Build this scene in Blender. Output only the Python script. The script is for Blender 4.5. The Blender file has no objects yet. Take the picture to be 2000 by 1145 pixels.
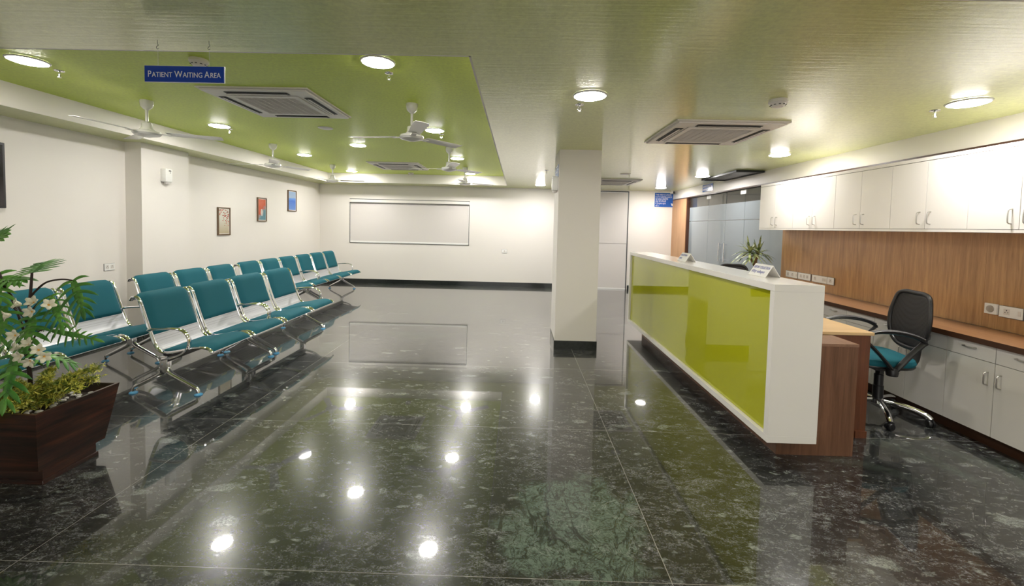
import bpy, bmesh, math, random
from mathutils import Vector, Matrix
random.seed(7)
PI = math.pi
sc = bpy.context.scene
C = sc.collection

# ------------------------------------------------------------------ camera
CAM_H = 1.45
yaw, pitch, roll, FPX = -0.0144, -0.0441, 0.0231, 830.0
def cam_axes():
    cy, sy = math.cos(yaw), math.sin(yaw); cp, sp = math.cos(pitch), math.sin(pitch)
    cr, sr = math.cos(roll), math.sin(roll)
    f = Vector((sy*cp, cy*cp, sp)); r = Vector((cy, -sy, 0)); u = r.cross(f)
    return cr*r+sr*u, -sr*r+cr*u, f
r_, u_, f_ = cam_axes()
cd = bpy.data.cameras.new('camera'); cam = bpy.data.objects.new('camera', cd); C.objects.link(cam)
m = Matrix((( r_.x, u_.x, -f_.x, 0), (r_.y, u_.y, -f_.y, 0), (r_.z, u_.z, -f_.z, CAM_H), (0, 0, 0, 1)))
cam.matrix_world = m
cd.sensor_width = 36.0; cd.lens = FPX/2000*36.0
cd.shift_y = -(572.5-479.0)/2000; cd.clip_start = 0.05; cd.clip_end = 100
sc.camera = cam

# ------------------------------------------------------------------ world, exposure
w = bpy.data.worlds.new('world'); sc.world = w; w.use_nodes = True
bg = w.node_tree.nodes['Background']; bg.inputs[0].default_value = (1.0, 0.97, 0.93, 1); bg.inputs[1].default_value = 0.6
sc.view_settings.view_transform = 'Standard'; sc.view_settings.look = 'None'
sc.view_settings.exposure = 1.64; sc.view_settings.gamma = 1.0
sc.view_settings.use_curve_mapping = False
LAMP = 62.0          # emission strength of the ceiling downlights
LAMP_COL = (1.0, 0.965, 0.94)
try:
    sc.cycles.diffuse_bounces = 8; sc.cycles.max_bounces = 14; sc.cycles.sample_clamp_indirect = 6.0
except Exception: pass

ZC, ZT = 2.365, 2.57          # lower ceiling, recessed ceiling
XL, XR, YF, YB = -4.8, 3.65, 10.2, -4.0

# ------------------------------------------------------------------ material helpers
def mat(name):
    m = bpy.data.materials.new(name); m.use_nodes = True
    nt = m.node_tree; return m, nt, nt.nodes['Principled BSDF']
def nd(nt, t, **kw):
    n = nt.nodes.new(t)
    for k, v in kw.items(): setattr(n, k, v)
    return n
def lk(nt, a, b): nt.links.new(a, b)
def ramp(nt, fac, stops, interp='LINEAR'):
    n = nd(nt, 'ShaderNodeValToRGB'); cr = n.color_ramp; cr.interpolation = interp
    while len(cr.elements) < len(stops): cr.elements.new(0.5)
    for e, (p, c) in zip(cr.elements, stops):
        e.position = p; e.color = (c[0], c[1], c[2], 1) if hasattr(c, '__len__') else (c, c, c, 1)
    lk(nt, fac, n.inputs[0]); return n.outputs[0]
def coords(nt, kind='Object', scale=(1, 1, 1), rot=(0, 0, 0), loc=(0, 0, 0)):
    tc = nd(nt, 'ShaderNodeTexCoord'); mp = nd(nt, 'ShaderNodeMapping')
    lk(nt, tc.outputs[kind], mp.inputs[0]); mp.inputs['Scale'].default_value = scale
    mp.inputs['Rotation'].default_value = rot; mp.inputs['Location'].default_value = loc
    return mp.outputs[0]
def noise(nt, vec, scale, detail=4, rough=0.5, dist=0.0):
    n = nd(nt, 'ShaderNodeTexNoise'); lk(nt, vec, n.inputs['Vector'])
    n.inputs['Scale'].default_value = scale; n.inputs['Detail'].default_value = detail
    n.inputs['Roughness'].default_value = rough; n.inputs['Distortion'].default_value = dist
    return n.outputs['Fac']
def mixc(nt, fac, a, b, mode='MIX'):
    n = nd(nt, 'ShaderNodeMix', data_type='RGBA', blend_type=mode)
    for i, v in ((0, fac), (6, a), (7, b)):
        if isinstance(v, (int, float)): n.inputs[i].default_value = v
        elif hasattr(v, '__len__'): n.inputs[i].default_value = (v[0], v[1], v[2], 1)
        else: lk(nt, v, n.inputs[i])
    return n.outputs[2]
def math_(nt, op, a, b=None, c=None, clamp=False):
    n = nd(nt, 'ShaderNodeMath', operation=op, use_clamp=clamp)
    for i, v in enumerate((a, b, c)):
        if v is None: continue
        if isinstance(v, (int, float)): n.inputs[i].default_value = v
        else: lk(nt, v, n.inputs[i])
    return n.outputs[0]
def bump(nt, bs, h, strength=0.1, dist=0.01):
    n = nd(nt, 'ShaderNodeBump'); n.inputs['Strength'].default_value = strength
    n.inputs['Distance'].default_value = dist; lk(nt, h, n.inputs['Height']); lk(nt, n.outputs[0], bs.inputs['Normal'])
    return n
def simple(name, col, rough=0.5, metal=0.0, var=0.06, vs=6.0, coat=0.0, bumps=0.0, bscale=200, spec=None):
    m, nt, b = mat(name)
    v = coords(nt)
    c = mixc(nt, noise(nt, v, vs, 3), [x*(1-var) for x in col], [min(1, x*(1+var)) for x in col])
    lk(nt, c, b.inputs['Base Color']); b.inputs['Roughness'].default_value = rough
    b.inputs['Metallic'].default_value = metal; b.inputs['Coat Weight'].default_value = coat
    if spec is not None: b.inputs['Specular IOR Level'].default_value = spec
    if bumps: bump(nt, b, noise(nt, v, bscale, 3), bumps, 0.002)
    return m
def wood(name, c1, c2, axis='Z', rough=0.4, dens=1.0, coat=0.0, seam=None):
    m, nt, b = mat(name)
    s = {'Z': (9, 9, 0.55), 'Y': (9, 0.55, 9), 'X': (0.55, 9, 9)}[axis]
    v = coords(nt, scale=[k*dens for k in s])
    n1 = noise(nt, v, 2.2, 8, 0.62, 0.5); n2 = noise(nt, v, 9.0, 4, 0.6)
    f = math_(nt, 'ADD', math_(nt, 'MULTIPLY', n1, 0.7), math_(nt, 'MULTIPLY', n2, 0.3))
    col = ramp(nt, f, [(0.32, c1), (0.5, [(a+b_)/2 for a, b_ in zip(c1, c2)]), (0.66, c2)])
    lk(nt, col, b.inputs['Base Color']); b.inputs['Roughness'].default_value = rough
    b.inputs['Coat Weight'].default_value = coat; b.inputs['Coat Roughness'].default_value = 0.15
    bump(nt, b, n2, 0.05, 0.002)
    return m

M = {}
M['wall'] = simple('wall_paint_cream', (0.81, 0.77, 0.725), 0.55, var=0.015, vs=1.5, bumps=0.03, bscale=90)
def ceiling_mat(name, col, rough, coat, cr):
    m, nt, b = mat(name)
    v = coords(nt)
    fine = noise(nt, v, 42, 6, 0.7)
    c = mixc(nt, ramp(nt, fine, [(0.3, 0.0), (0.7, 1.0)]), [x*0.86 for x in col], [x*1.12 for x in col])
    lk(nt, c, b.inputs['Base Color']); b.inputs['Roughness'].default_value = rough
    b.inputs['Coat Weight'].default_value = coat; b.inputs['Coat Roughness'].default_value = cr
    b.inputs['Coat IOR'].default_value = 1.5
    vs = coords(nt, scale=(0.5, 7, 1))
    h = math_(nt, 'ADD', math_(nt, 'MULTIPLY', noise(nt, vs, 6, 4, 0.55), 1.0), math_(nt, 'MULTIPLY', noise(nt, v, 1.6, 2), 2.0))
    bm_ = bump(nt, b, h, 0.12, 0.012)
    lk(nt, bm_.outputs[0], b.inputs['Coat Normal'])
    return m
M['ceil'] = ceiling_mat('ceiling_gloss_olive_paint', (0.68, 0.73, 0.27), 0.35, 0.9, 0.12)
M['tray'] = ceiling_mat('ceiling_recess_olive_paint', (0.63, 0.76, 0.10), 0.55, 0.15, 0.3)

def floor_mat():
    m, nt, b = mat('polished_green_marble')
    tc = nd(nt, 'ShaderNodeTexCoord'); sep = nd(nt, 'ShaderNodeSeparateXYZ'); lk(nt, tc.outputs['Object'], sep.inputs[0])
    X, Y = sep.outputs[0], sep.outputs[1]
    SX, SY, OX, OY = 2.732, 1.312, 0.666, 3.004
    u = math_(nt, 'DIVIDE', math_(nt, 'SUBTRACT', X, OX), SX); v = math_(nt, 'DIVIDE', math_(nt, 'SUBTRACT', Y, OY), SY)
    iu = math_(nt, 'FLOOR', u); iv = math_(nt, 'FLOOR', v)
    # grout distance in metres
    def line(t, size, half):
        fr = math_(nt, 'FRACT', t); d = math_(nt, 'MINIMUM', fr, math_(nt, 'SUBTRACT', 1.0, fr))
        return math_(nt, 'LESS_THAN', math_(nt, 'MULTIPLY', d, size), half)
    g = math_(nt, 'MAXIMUM', line(u, SX, 0.0016), line(v, SY, 0.0013))
    cmb = nd(nt, 'ShaderNodeCombineXYZ'); lk(nt, iu, cmb.inputs[0]); lk(nt, iv, cmb.inputs[1])
    wn = nd(nt, 'ShaderNodeTexWhiteNoise', noise_dimensions='3D'); lk(nt, cmb.outputs[0], wn.inputs['Vector'])
    off = nd(nt, 'ShaderNodeVectorMath', operation='SCALE'); lk(nt, wn.outputs['Color'], off.inputs[0]); off.inputs['Scale'].default_value = 37.0
    add = nd(nt, 'ShaderNodeVectorMath', operation='ADD'); lk(nt, tc.outputs['Object'], add.inputs[0]); lk(nt, off.outputs[0], add.inputs[1])
    P = add.outputs[0]
    def mapped(rot, sc_):
        mp = nd(nt, 'ShaderNodeMapping'); lk(nt, P, mp.inputs[0]); mp.inputs['Rotation'].default_value = (0, 0, rot); mp.inputs['Scale'].default_value = sc_
        return mp.outputs[0]
    pa = mapped(0.75, (1, 2.0, 1))
    def warp(vec, scale, amt):
        nz = nd(nt, 'ShaderNodeTexNoise'); lk(nt, vec, nz.inputs['Vector']); nz.inputs['Scale'].default_value = scale; nz.inputs['Detail'].default_value = 4
        s1 = nd(nt, 'ShaderNodeVectorMath', operation='SCALE'); lk(nt, nz.outputs['Color'], s1.inputs[0]); s1.inputs['Scale'].default_value = amt
        a1 = nd(nt, 'ShaderNodeVectorMath', operation='ADD'); lk(nt, vec, a1.inputs[0]); lk(nt, s1.outputs[0], a1.inputs[1]); return a1.outputs[0]
    def crack(vec, scale, width, detail=3, dist=0.8):
        n_ = noise(nt, vec, scale, detail, 0.55, dist)
        return ramp(nt, math_(nt, 'ABSOLUTE', math_(nt, 'SUBTRACT', n_, 0.5)), [(0.0, 1.0), (width, 0.0)])
    cloud = noise(nt, pa, 0.9, 5, 0.6, 0.8)
    mid = noise(nt, pa, 7.0, 9, 0.75, 1.2)
    fine = noise(nt, pa, 45, 8, 0.8, 1.0)
    gr = noise(nt, P, 130, 4, 0.8)
    hard = lambda n_, a_, b_: ramp(nt, n_, [(a_, 0.0), (b_, 1.0)])
    f = math_(nt, 'ADD', math_(nt, 'ADD', math_(nt, 'MULTIPLY', hard(mid, 0.40, 0.60), 0.40), math_(nt, 'MULTIPLY', hard(fine, 0.42, 0.58), 0.36)), math_(nt, 'MULTIPLY', hard(gr, 0.42, 0.58), 0.24))
    base = ramp(nt, f, [(0.14, (0.004, 0.0045, 0.0045)), (0.44, (0.015, 0.016, 0.0158)), (0.64, (0.058, 0.060, 0.060)), (0.92, (0.20, 0.205, 0.205))])
    base = mixc(nt, ramp(nt, cloud, [(0.40, 0.0), (0.60, 1.0)]), mixc(nt, 0.5, base, (0.012, 0.014, 0.013)), base)
    pw = warp(pa, 5.0, 0.16)
    # pale blotches with ragged rims, only some cells
    def blotch(scale, thr, chan, r0, r1):
        vo = nd(nt, 'ShaderNodeTexVoronoi', feature='F1'); lk(nt, warp(pw, 22.0, 0.05), vo.inputs['Vector']); vo.inputs['Scale'].default_value = scale
        sp_ = nd(nt, 'ShaderNodeSeparateColor'); lk(nt, vo.outputs['Color'], sp_.inputs[0])
        return math_(nt, 'MULTIPLY', math_(nt, 'GREATER_THAN', sp_.outputs[chan], thr), ramp(nt, vo.outputs['Distance'], [(r0, 1.0), (r1, 0.0)]))
    net = math_(nt, 'MAXIMUM', crack(P, 22, 0.035, 4, 1.5), crack(pa, 48, 0.05, 4, 1.2))
    bl = math_(nt, 'MULTIPLY', blotch(4.2, 0.84, 0, 0.22, 0.40), math_(nt, 'ADD', 0.25, math_(nt, 'MULTIPLY', net, 0.75)))
    bl = math_(nt, 'MAXIMUM', bl, math_(nt, 'MULTIPLY', blotch(11, 0.80, 1, 0.18, 0.38), ramp(nt, fine, [(0.40, 0.1), (0.60, 0.9)])))
    bl = math_(nt, 'MAXIMUM', bl, math_(nt, 'MULTIPLY', blotch(30, 0.80, 2, 0.12, 0.36), 0.45))
    col = mixc(nt, math_(nt, 'MULTIPLY', bl, 0.8), base, (0.30, 0.33, 0.30))
    # green jade fields with a dark fracture net
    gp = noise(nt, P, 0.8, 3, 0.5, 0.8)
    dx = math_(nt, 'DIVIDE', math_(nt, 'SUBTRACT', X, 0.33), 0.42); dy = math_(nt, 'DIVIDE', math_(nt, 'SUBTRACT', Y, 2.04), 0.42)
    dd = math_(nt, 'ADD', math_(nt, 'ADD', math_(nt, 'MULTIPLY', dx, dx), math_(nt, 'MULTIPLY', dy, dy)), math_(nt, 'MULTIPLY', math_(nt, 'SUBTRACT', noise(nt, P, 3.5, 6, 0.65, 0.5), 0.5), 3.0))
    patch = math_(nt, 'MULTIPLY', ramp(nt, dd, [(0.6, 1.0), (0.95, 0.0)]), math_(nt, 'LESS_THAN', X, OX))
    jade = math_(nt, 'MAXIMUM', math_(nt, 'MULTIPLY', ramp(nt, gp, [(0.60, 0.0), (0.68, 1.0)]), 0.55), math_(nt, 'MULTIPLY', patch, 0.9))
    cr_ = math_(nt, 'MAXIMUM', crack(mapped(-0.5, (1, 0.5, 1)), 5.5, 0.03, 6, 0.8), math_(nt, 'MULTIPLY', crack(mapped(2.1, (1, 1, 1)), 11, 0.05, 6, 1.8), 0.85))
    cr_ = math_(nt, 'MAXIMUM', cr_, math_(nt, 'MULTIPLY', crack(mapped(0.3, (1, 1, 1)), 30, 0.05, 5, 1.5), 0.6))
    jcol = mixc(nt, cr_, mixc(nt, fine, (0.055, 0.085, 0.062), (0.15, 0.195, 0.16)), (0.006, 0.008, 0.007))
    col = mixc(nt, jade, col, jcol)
    # thin white veins
    vv = noise(nt, pa, 2.0, 7, 0.65, 1.6)
    vl = math_(nt, 'MULTIPLY', ramp(nt, math_(nt, 'ABSOLUTE', math_(nt, 'SUBTRACT', vv, 0.5)), [(0.0, 1.0), (0.007, 0.0)]), ramp(nt, cloud, [(0.5, 0.0), (0.62, 1.0)]))
    col = mixc(nt, math_(nt, 'MULTIPLY', vl, 0.5), col, (0.28, 0.31, 0.28))
    col = mixc(nt, math_(nt, 'MULTIPLY', g, 0.85), col, (0.30, 0.29, 0.26))
    lk(nt, col, b.inputs['Base Color'])
    b.inputs['Roughness'].default_value = 0.22; b.inputs['IOR'].default_value = 1.42
    b.inputs['Coat Weight'].default_value = 1.0; b.inputs['Coat Roughness'].default_value = 0.03; b.inputs['Coat IOR'].default_value = 1.52
    return m
M['floor'] = floor_mat()
M['skirt'] = simple('black_granite_skirting', (0.016, 0.019, 0.018), 0.12, var=0.5, vs=30)
M['chrome'] = simple('polished_chrome', (0.82, 0.82, 0.84), 0.09, 1.0, var=0.01)
M['steel'] = simple('satin_steel', (0.55, 0.53, 0.50), 0.28, 1.0, var=0.02)
M['darkmetal'] = simple('dark_steel_beam', (0.05, 0.05, 0.052), 0.35, 0.6)
def fabric(name, c):
    m, nt, b = mat(name); v = coords(nt)
    ch = noise(nt, coords(nt, scale=(1, 1, 1)), 380, 2)
    col = mixc(nt, ch, [x*0.86 for x in c], [x*1.12 for x in c])
    lk(nt, col, b.inputs['Base Color']); b.inputs['Roughness'].default_value = 0.7
    b.inputs['Specular IOR Level'].default_value = 0.2; bump(nt, b, ch, 0.15, 0.001)
    return m
M['teal'] = fabric('teal_seat_fabric', (0.010, 0.108, 0.140))
def perforated():
    m, nt, b = mat('perforated_silver_steel'); v = coords(nt, scale=(1, 1, 1))
    vo = nd(nt, 'ShaderNodeTexVoronoi', feature='F1'); lk(nt, v, vo.inputs['Vector']); vo.inputs['Scale'].default_value = 110; vo.inputs['Randomness'].default_value = 0.0
    h = ramp(nt, vo.outputs['Distance'], [(0.22, 0.0), (0.30, 1.0)])
    lk(nt, mixc(nt, h, (0.16, 0.16, 0.17), (0.52, 0.52, 0.54)), b.inputs['Base Color'])
    b.inputs['Metallic'].default_value = 0.35; b.inputs['Roughness'].default_value = 0.38
    return m
M['perf'] = perforated()
M['bluefoot'] = simple('blue_plastic_foot', (0.10, 0.36, 0.62), 0.25)
M['whitelam'] = simple('white_laminate', (0.83, 0.80, 0.76), 0.2, var=0.02, vs=1.2, coat=0.3)
M['gap'] = simple('cabinet_gap_shade', (0.012, 0.007, 0.005), 0.9)  # near-black colour stands in for shade between cabinet fronts
M['corian'] = simple('white_solid_surface', (0.80, 0.775, 0.74), 0.2, var=0.01, coat=0.35)
M['teak'] = wood('teak_veneer_vertical', (0.33, 0.165, 0.066), (0.60, 0.345, 0.15), 'Z', 0.35, 1.6, 0.2)
M['teaktop'] = wood('teak_worktop', (0.25, 0.115, 0.05), (0.40, 0.21, 0.10), 'Y', 0.28, 1.6, 0.3)
M['edge'] = simple('dark_brown_edge_band', (0.06, 0.025, 0.012), 0.4)
M['walnut'] = wood('walnut_veneer', (0.085, 0.036, 0.018), (0.20, 0.095, 0.052), 'Z', 0.4, 1.2)
M['walnuttop'] = wood('walnut_veneer_top', (0.17, 0.085, 0.052), (0.27, 0.145, 0.092), 'Y', 0.35, 1.2, 0.3)
M['mahog'] = wood('mahogany_side_panel', (0.085, 0.026, 0.010), (0.16, 0.05, 0.02), 'Z', 0.35, 1.0, 0.2)
M['beech'] = wood('beech_desk_top', (0.60, 0.40, 0.20), (0.74, 0.52, 0.28), 'X', 0.35, 1.0, 0.2)
M['lightwood'] = wood('light_teak_pilaster', (0.42, 0.22, 0.10), (0.58, 0.34, 0.18), 'Z', 0.4, 1.2)
M['greenglass'] = simple('lime_back_painted_glass', (0.43, 0.44, 0.014), 0.5, var=0.0, coat=1.0)
_b = M['greenglass'].node_tree.nodes['Principled BSDF']; _b.inputs['Coat Roughness'].default_value = 0.008; _b.inputs['Coat IOR'].default_value = 1.65; _b.inputs['Specular IOR Level'].default_value = 0.0
def planter_wood():
    m, nt, b = mat('dark_red_planter_wood'); v = coords(nt, scale=(1.2, 1.2, 16))
    n1 = noise(nt, v, 2.5, 7, 0.65, 0.3)
    lk(nt, ramp(nt, n1, [(0.35, (0.007, 0.003, 0.002)), (0.52, (0.030, 0.009, 0.005)), (0.68, (0.075, 0.022, 0.010))]), b.inputs['Base Color'])
    b.inputs['Roughness'].default_value = 0.32; b.inputs['Coat Weight'].default_value = 0.25
    return m
M['planter'] = planter_wood()
def frosted():
    m, nt, b = mat('frosted_film_glass')
    b.inputs['Base Color'].default_value = (0.31, 0.355, 0.385, 1); b.inputs['Roughness'].default_value = 0.55
    b.inputs['Transmission Weight'].default_value = 0.12
    b.inputs['Coat Weight'].default_value = 1.0; b.inputs['Coat Roughness'].default_value = 0.03
    return m
M['frost'] = frosted()
def clearglass():
    m, nt, b = mat('clear_glass')
    b.inputs['Base Color'].default_value = (0.80, 0.86, 0.84, 1); b.inputs['Roughness'].default_value = 0.0
    b.inputs['Transmission Weight'].default_value = 1.0; b.inputs['IOR'].default_value = 1.45
    return m
M['glass'] = clearglass()
M['black'] = simple('black_plastic', (0.012, 0.012, 0.013), 0.35, var=0.1)
M['grey'] = simple('grey_arm_plastic', (0.10, 0.10, 0.105), 0.4)
def meshmat():
    m, nt, b = mat('black_mesh_fabric')
    v = coords(nt); vo = nd(nt, 'ShaderNodeTexVoronoi', feature='F1'); lk(nt, v, vo.inputs['Vector']); vo.inputs['Scale'].default_value = 260; vo.inputs['Randomness'].default_value = 0.0
    b.inputs['Base Color'].default_value = (0.012, 0.010, 0.010, 1); b.inputs['Roughness'].default_value = 0.6
    lk(nt, ramp(nt, vo.outputs['Distance'], [(0.22, 0.45), (0.32, 1.0)]), b.inputs['Alpha'])
    return m
M['mesh'] = meshmat()
M['blue'] = simple('blue_sign_acrylic', (0.006, 0.05, 0.40), 0.2, var=0.02)
M['bluelight'] = simple('bright_blue_sign', (0.01, 0.10, 0.45), 0.15, var=0.05)
M['white'] = simple('white_plastic', (0.88, 0.87, 0.85), 0.3, var=0.01)
M['fanwhite'] = simple('fan_white_enamel', (0.74, 0.73, 0.70), 0.25, var=0.01, coat=0.4)
M['acwhite'] = simple('air_conditioner_plastic', (0.74, 0.70, 0.66), 0.4, var=0.01)
M['slot'] = simple('dark_slot', (0.012, 0.012, 0.012), 0.5)
M['lettering'] = simple('white_lettering', (0.82, 0.82, 0.84), 0.4, var=0.0)
M['ink'] = simple('blue_ink', (0.10, 0.12, 0.42), 0.5, var=0.0)
M['blind'] = simple('roller_blind_fabric', (0.70, 0.66, 0.635), 0.75, var=0.012, vs=2, bumps=0.05, bscale=400)
M['frame'] = simple('brown_picture_frame', (0.13, 0.075, 0.035), 0.4)
M['darkframe'] = simple('dark_aluminium_frame', (0.05, 0.05, 0.048), 0.4, 0.3)
M['pebble'] = simple('white_pebble', (0.52, 0.50, 0.46), 0.5, var=0.15, vs=20)
M['soil'] = simple('dark_soil', (0.03, 0.02, 0.013), 0.9, bumps=0.6, bscale=60)
M['stem'] = simple('dark_plant_stem', (0.03, 0.015, 0.012), 0.5, var=0.3)
M['petal'] = simple('cream_petal', (0.78, 0.75, 0.60), 0.5, var=0.06, vs=40)
M['stamen'] = simple('orange_flower_centre', (0.80, 0.42, 0.05), 0.5)
M['brown'] = simple('brown_plant_trunk', (0.22, 0.13, 0.05), 0.7, var=0.3, vs=30)
def leafmat(name, a, b_, sc_=8):
    m, nt, b = mat(name); v = coords(nt)
    lk(nt, mixc(nt, ramp(nt, noise(nt, v, sc_, 4), [(0.4, 0.0), (0.6, 1.0)]), a, b_), b.inputs['Base Color'])
    b.inputs['Roughness'].default_value = 0.38; return m
M['leaf'] = leafmat('deep_green_leaf', (0.04, 0.17, 0.025), (0.14, 0.36, 0.06))
M['leafy'] = leafmat('yellow_green_leaf', (0.14, 0.22, 0.035), (0.75, 0.70, 0.13), 45)
M['leafd'] = leafmat('variegated_dracaena_leaf', (0.08, 0.16, 0.04), (0.50, 0.52, 0.24), 16)
def emis(name, col, s):
    m = bpy.data.materials.new(name); m.use_nodes = True; nt = m.node_tree; nt.nodes.clear()
    e = nd(nt, 'ShaderNodeEmission'); o = nd(nt, 'ShaderNodeOutputMaterial'); lk(nt, e.outputs[0], o.inputs[0])
    e.inputs[0].default_value = (*col, 1); e.inputs[1].default_value = s; return m
M['lamp'] = emis('downlight_diffuser_lit', LAMP_COL, LAMP)
M['lampdim'] = emis('downlight_diffuser_dimmed', (1.0, 0.94, 0.88), LAMP*0.8)  # dimmer copy for the nearer lamps, keeps the near walls darker
M['lampbright'] = emis('downlight_diffuser_bright', LAMP_COL, LAMP*1.4)  # stronger copy for the farthest lamps, lifts the far wall

# ------------------------------------------------------------------ mesh helpers
class MB:
    def __init__(s): s.bm = bmesh.new()
    def box(s, x0, x1, y0, y1, z0, z1, bev=0.0, mi=0):
        r = bmesh.ops.create_cube(s.bm, size=1.0); vs = r['verts']
        for v in vs: v.co = Vector(((x0+x1)/2+v.co.x*(x1-x0), (y0+y1)/2+v.co.y*(y1-y0), (z0+z1)/2+v.co.z*(z1-z0)))
        fs = set(f for v in vs for f in v.link_faces)
        for f in fs: f.material_index = mi
        if bev > 0:
            es = list(set(e for v in vs for e in v.link_edges))
            bmesh.ops.bevel(s.bm, geom=es, offset=bev, segments=2, affect='EDGES', profile=0.6)
        return s
    def poly(s, pts, mi=0):
        f = s.bm.faces.new([s.bm.verts.new(p) for p in pts]); f.material_index = mi; return s
    def prism(s, pts, vec, mi=0):
        vec = Vector(vec); a = [s.bm.verts.new(p) for p in pts]; b = [s.bm.verts.new(Vector(p)+vec) for p in pts]
        n = len(pts); s.bm.faces.new(a[::-1]).material_index = mi; s.bm.faces.new(b).material_index = mi
        for i in range(n): s.bm.faces.new((a[i], a[(i+1) % n], b[(i+1) % n], b[i])).material_index = mi
        return s
    def lathe(s, prof, c=(0, 0, 0), n=24, axis='Z', mi=0, cap=True):
        rings = []
        for (r, h) in prof:
            ring = []
            for k in range(n):
                a = 2*PI*k/n
                p = (r*math.cos(a), r*math.sin(a), h)
                if axis == 'X': p = (h, p[0], p[1])
                if axis == 'Y': p = (p[0], h, p[1])
                ring.append(s.bm.verts.new(Vector(p)+Vector(c)))
            rings.append(ring)
        for a, b in zip(rings, rings[1:]):
            for k in range(n): s.bm.faces.new((a[k], a[(k+1) % n], b[(k+1) % n], b[k])).material_index = mi
        if cap:
            s.bm.faces.new(rings[0][::-1]).material_index = mi; s.bm.faces.new(rings[-1]).material_index = mi
        return s
    def tube(s, pts, r, n=10, mi=0, ry=None, smooth=0, cap=True):
        pts = [Vector(p) for p in pts]
        if smooth: pts = spline(pts, smooth)
        rad = r if hasattr(r, '__len__') else None
        prev = None; rings = []
        for i, p in enumerate(pts):
            t = (pts[min(i+1, len(pts)-1)]-pts[max(i-1, 0)]).normalized()
            if prev is None:
                up = Vector((0, 1, 0)) if abs(t.y) < 0.9 else Vector((0, 0, 1))
                a = up.cross(t).normalized()
            else: a = (prev-t*prev.dot(t)).normalized()
            prev = a; b = t.cross(a)
            rr = rad[0]+(rad[-1]-rad[0])*i/(len(pts)-1) if rad else r
            r2 = ry if ry else rr
            rings.append([s.bm.verts.new(p+a*rr*math.cos(2*PI*k/n)+b*r2*math.sin(2*PI*k/n)) for k in range(n)])
        for a, b in zip(rings, rings[1:]):
            for k in range(n): s.bm.faces.new((a[k], a[(k+1) % n], b[(k+1) % n], b[k])).material_index = mi
        if cap:
            s.bm.faces.new(rings[0][::-1]).material_index = mi; s.bm.faces.new(rings[-1]).material_index = mi
        return s
    def build(s, name, m, parent=None, smooth=False, loc=None, rz=None):
        bmesh.ops.recalc_face_normals(s.bm, faces=s.bm.faces)
        me = bpy.data.meshes.new(name); s.bm.to_mesh(me); s.bm.free()
        for x in (m if isinstance(m, (list, tuple)) else [m]): me.materials.append(x)
        if smooth:
            for p in me.polygons: p.use_smooth = True
            try: me.set_sharp_from_angle(angle=math.radians(40))
            except Exception: pass
        o = bpy.data.objects.new(name, me); C.objects.link(o)
        if parent: o.parent = parent
        if loc: o.location = loc
        if rz is not None: o.rotation_euler.z = rz
        return o
def spline(pts, k):
    P = [Vector(p) for p in pts]; out = []
    for i in range(len(P)-1):
        p0, p1, p2, p3 = P[max(i-1, 0)], P[i], P[i+1], P[min(i+2, len(P)-1)]
        for j in range(k):
            t = j/k
            out.append(0.5*((2*p1)+(-p0+p2)*t+(2*p0-5*p1+4*p2-p3)*t*t+(-p0+3*p1-3*p2+p3)*t**3))
    out.append(P[-1]); return out
def tag(o, label, cat, group=None):
    o['label'] = label; o['category'] = cat
    if group: o['group'] = group
    return o
def thing(name, label, cat, loc=(0, 0, 0), rz=0.0, group=None):
    o = bpy.data.objects.new(name, None); C.objects.link(o); o.location = loc; o.rotation_euler.z = rz
    o.empty_display_size = 0.1
    return tag(o, label, cat, group)
def struct(o): o['kind'] = 'structure'; return o
def copy_tree(o, parent=None):
    c = o.copy(); C.objects.link(c)
    if parent: c.parent = parent
    for ch in list(o.children): copy_tree(ch, c)
    return c
def text_mesh(name, s, size, m, parent, loc, rot, extrude=0.001, align='LEFT', xs=1.0, bold=0.0):
    cu = bpy.data.curves.new(name, 'FONT'); cu.body = s; cu.size = size; cu.extrude = extrude; cu.align_x = align; cu.offset = bold
    cu.resolution_u = 3
    t = bpy.data.objects.new(name+'_tmp', cu); C.objects.link(t)
    dg = bpy.context.evaluated_depsgraph_get(); dg.update()
    me = bpy.data.meshes.new_from_object(t.evaluated_get(dg))
    bpy.data.objects.remove(t)
    me.materials.clear(); me.materials.append(m)
    o = bpy.data.objects.new(name, me); C.objects.link(o); o.parent = parent
    o.location = loc; o.rotation_euler = rot; o.scale = (xs, 1, 1)
    wd = max((v.co.x for v in me.vertices), default=0)
    return o, wd

# ------------------------------------------------------------------ room shell
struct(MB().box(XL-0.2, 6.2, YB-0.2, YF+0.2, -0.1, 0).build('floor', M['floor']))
# left wall, far wall (with openings for the window and the blinded doorway), back wall
struct(MB().box(XL-0.15, XL, YB, YF, 0, 2.8).build('wall_left', M['wall']))
WX0, WX1, WZ0, WZ1 = -4.07, -1.18, 0.975, 2.03
DX0, DX1, DZ = 1.45, 2.615, 2.345
mb = MB()
mb.box(XL-0.15, WX0, YF, YF+0.15, 0, 2.8); mb.box(WX0, WX1, YF, YF+0.15, 0, WZ0); mb.box(WX0, WX1, YF, YF+0.15, WZ1, 2.8)
mb.box(WX1, DX0, YF, YF+0.15, 0, 2.8); mb.box(DX0, DX1, YF, YF+0.15, DZ, 2.8); mb.box(DX1, 6.2, YF, YF+0.15, 0, 2.8)
struct(mb.build('wall_far', M['wall']))
mb = MB()
mb.box(XL-0.15, -3.2, YB-0.15, YB, 0, 2.8); mb.box(-3.2, 2.4, YB-0.15, YB, 2.25, 2.8); mb.box(2.4, 6.2, YB-0.15, YB, 0, 2.8)  # wide opening added so world light fills the room
struct(mb.build('wall_back', M['wall']))
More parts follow.
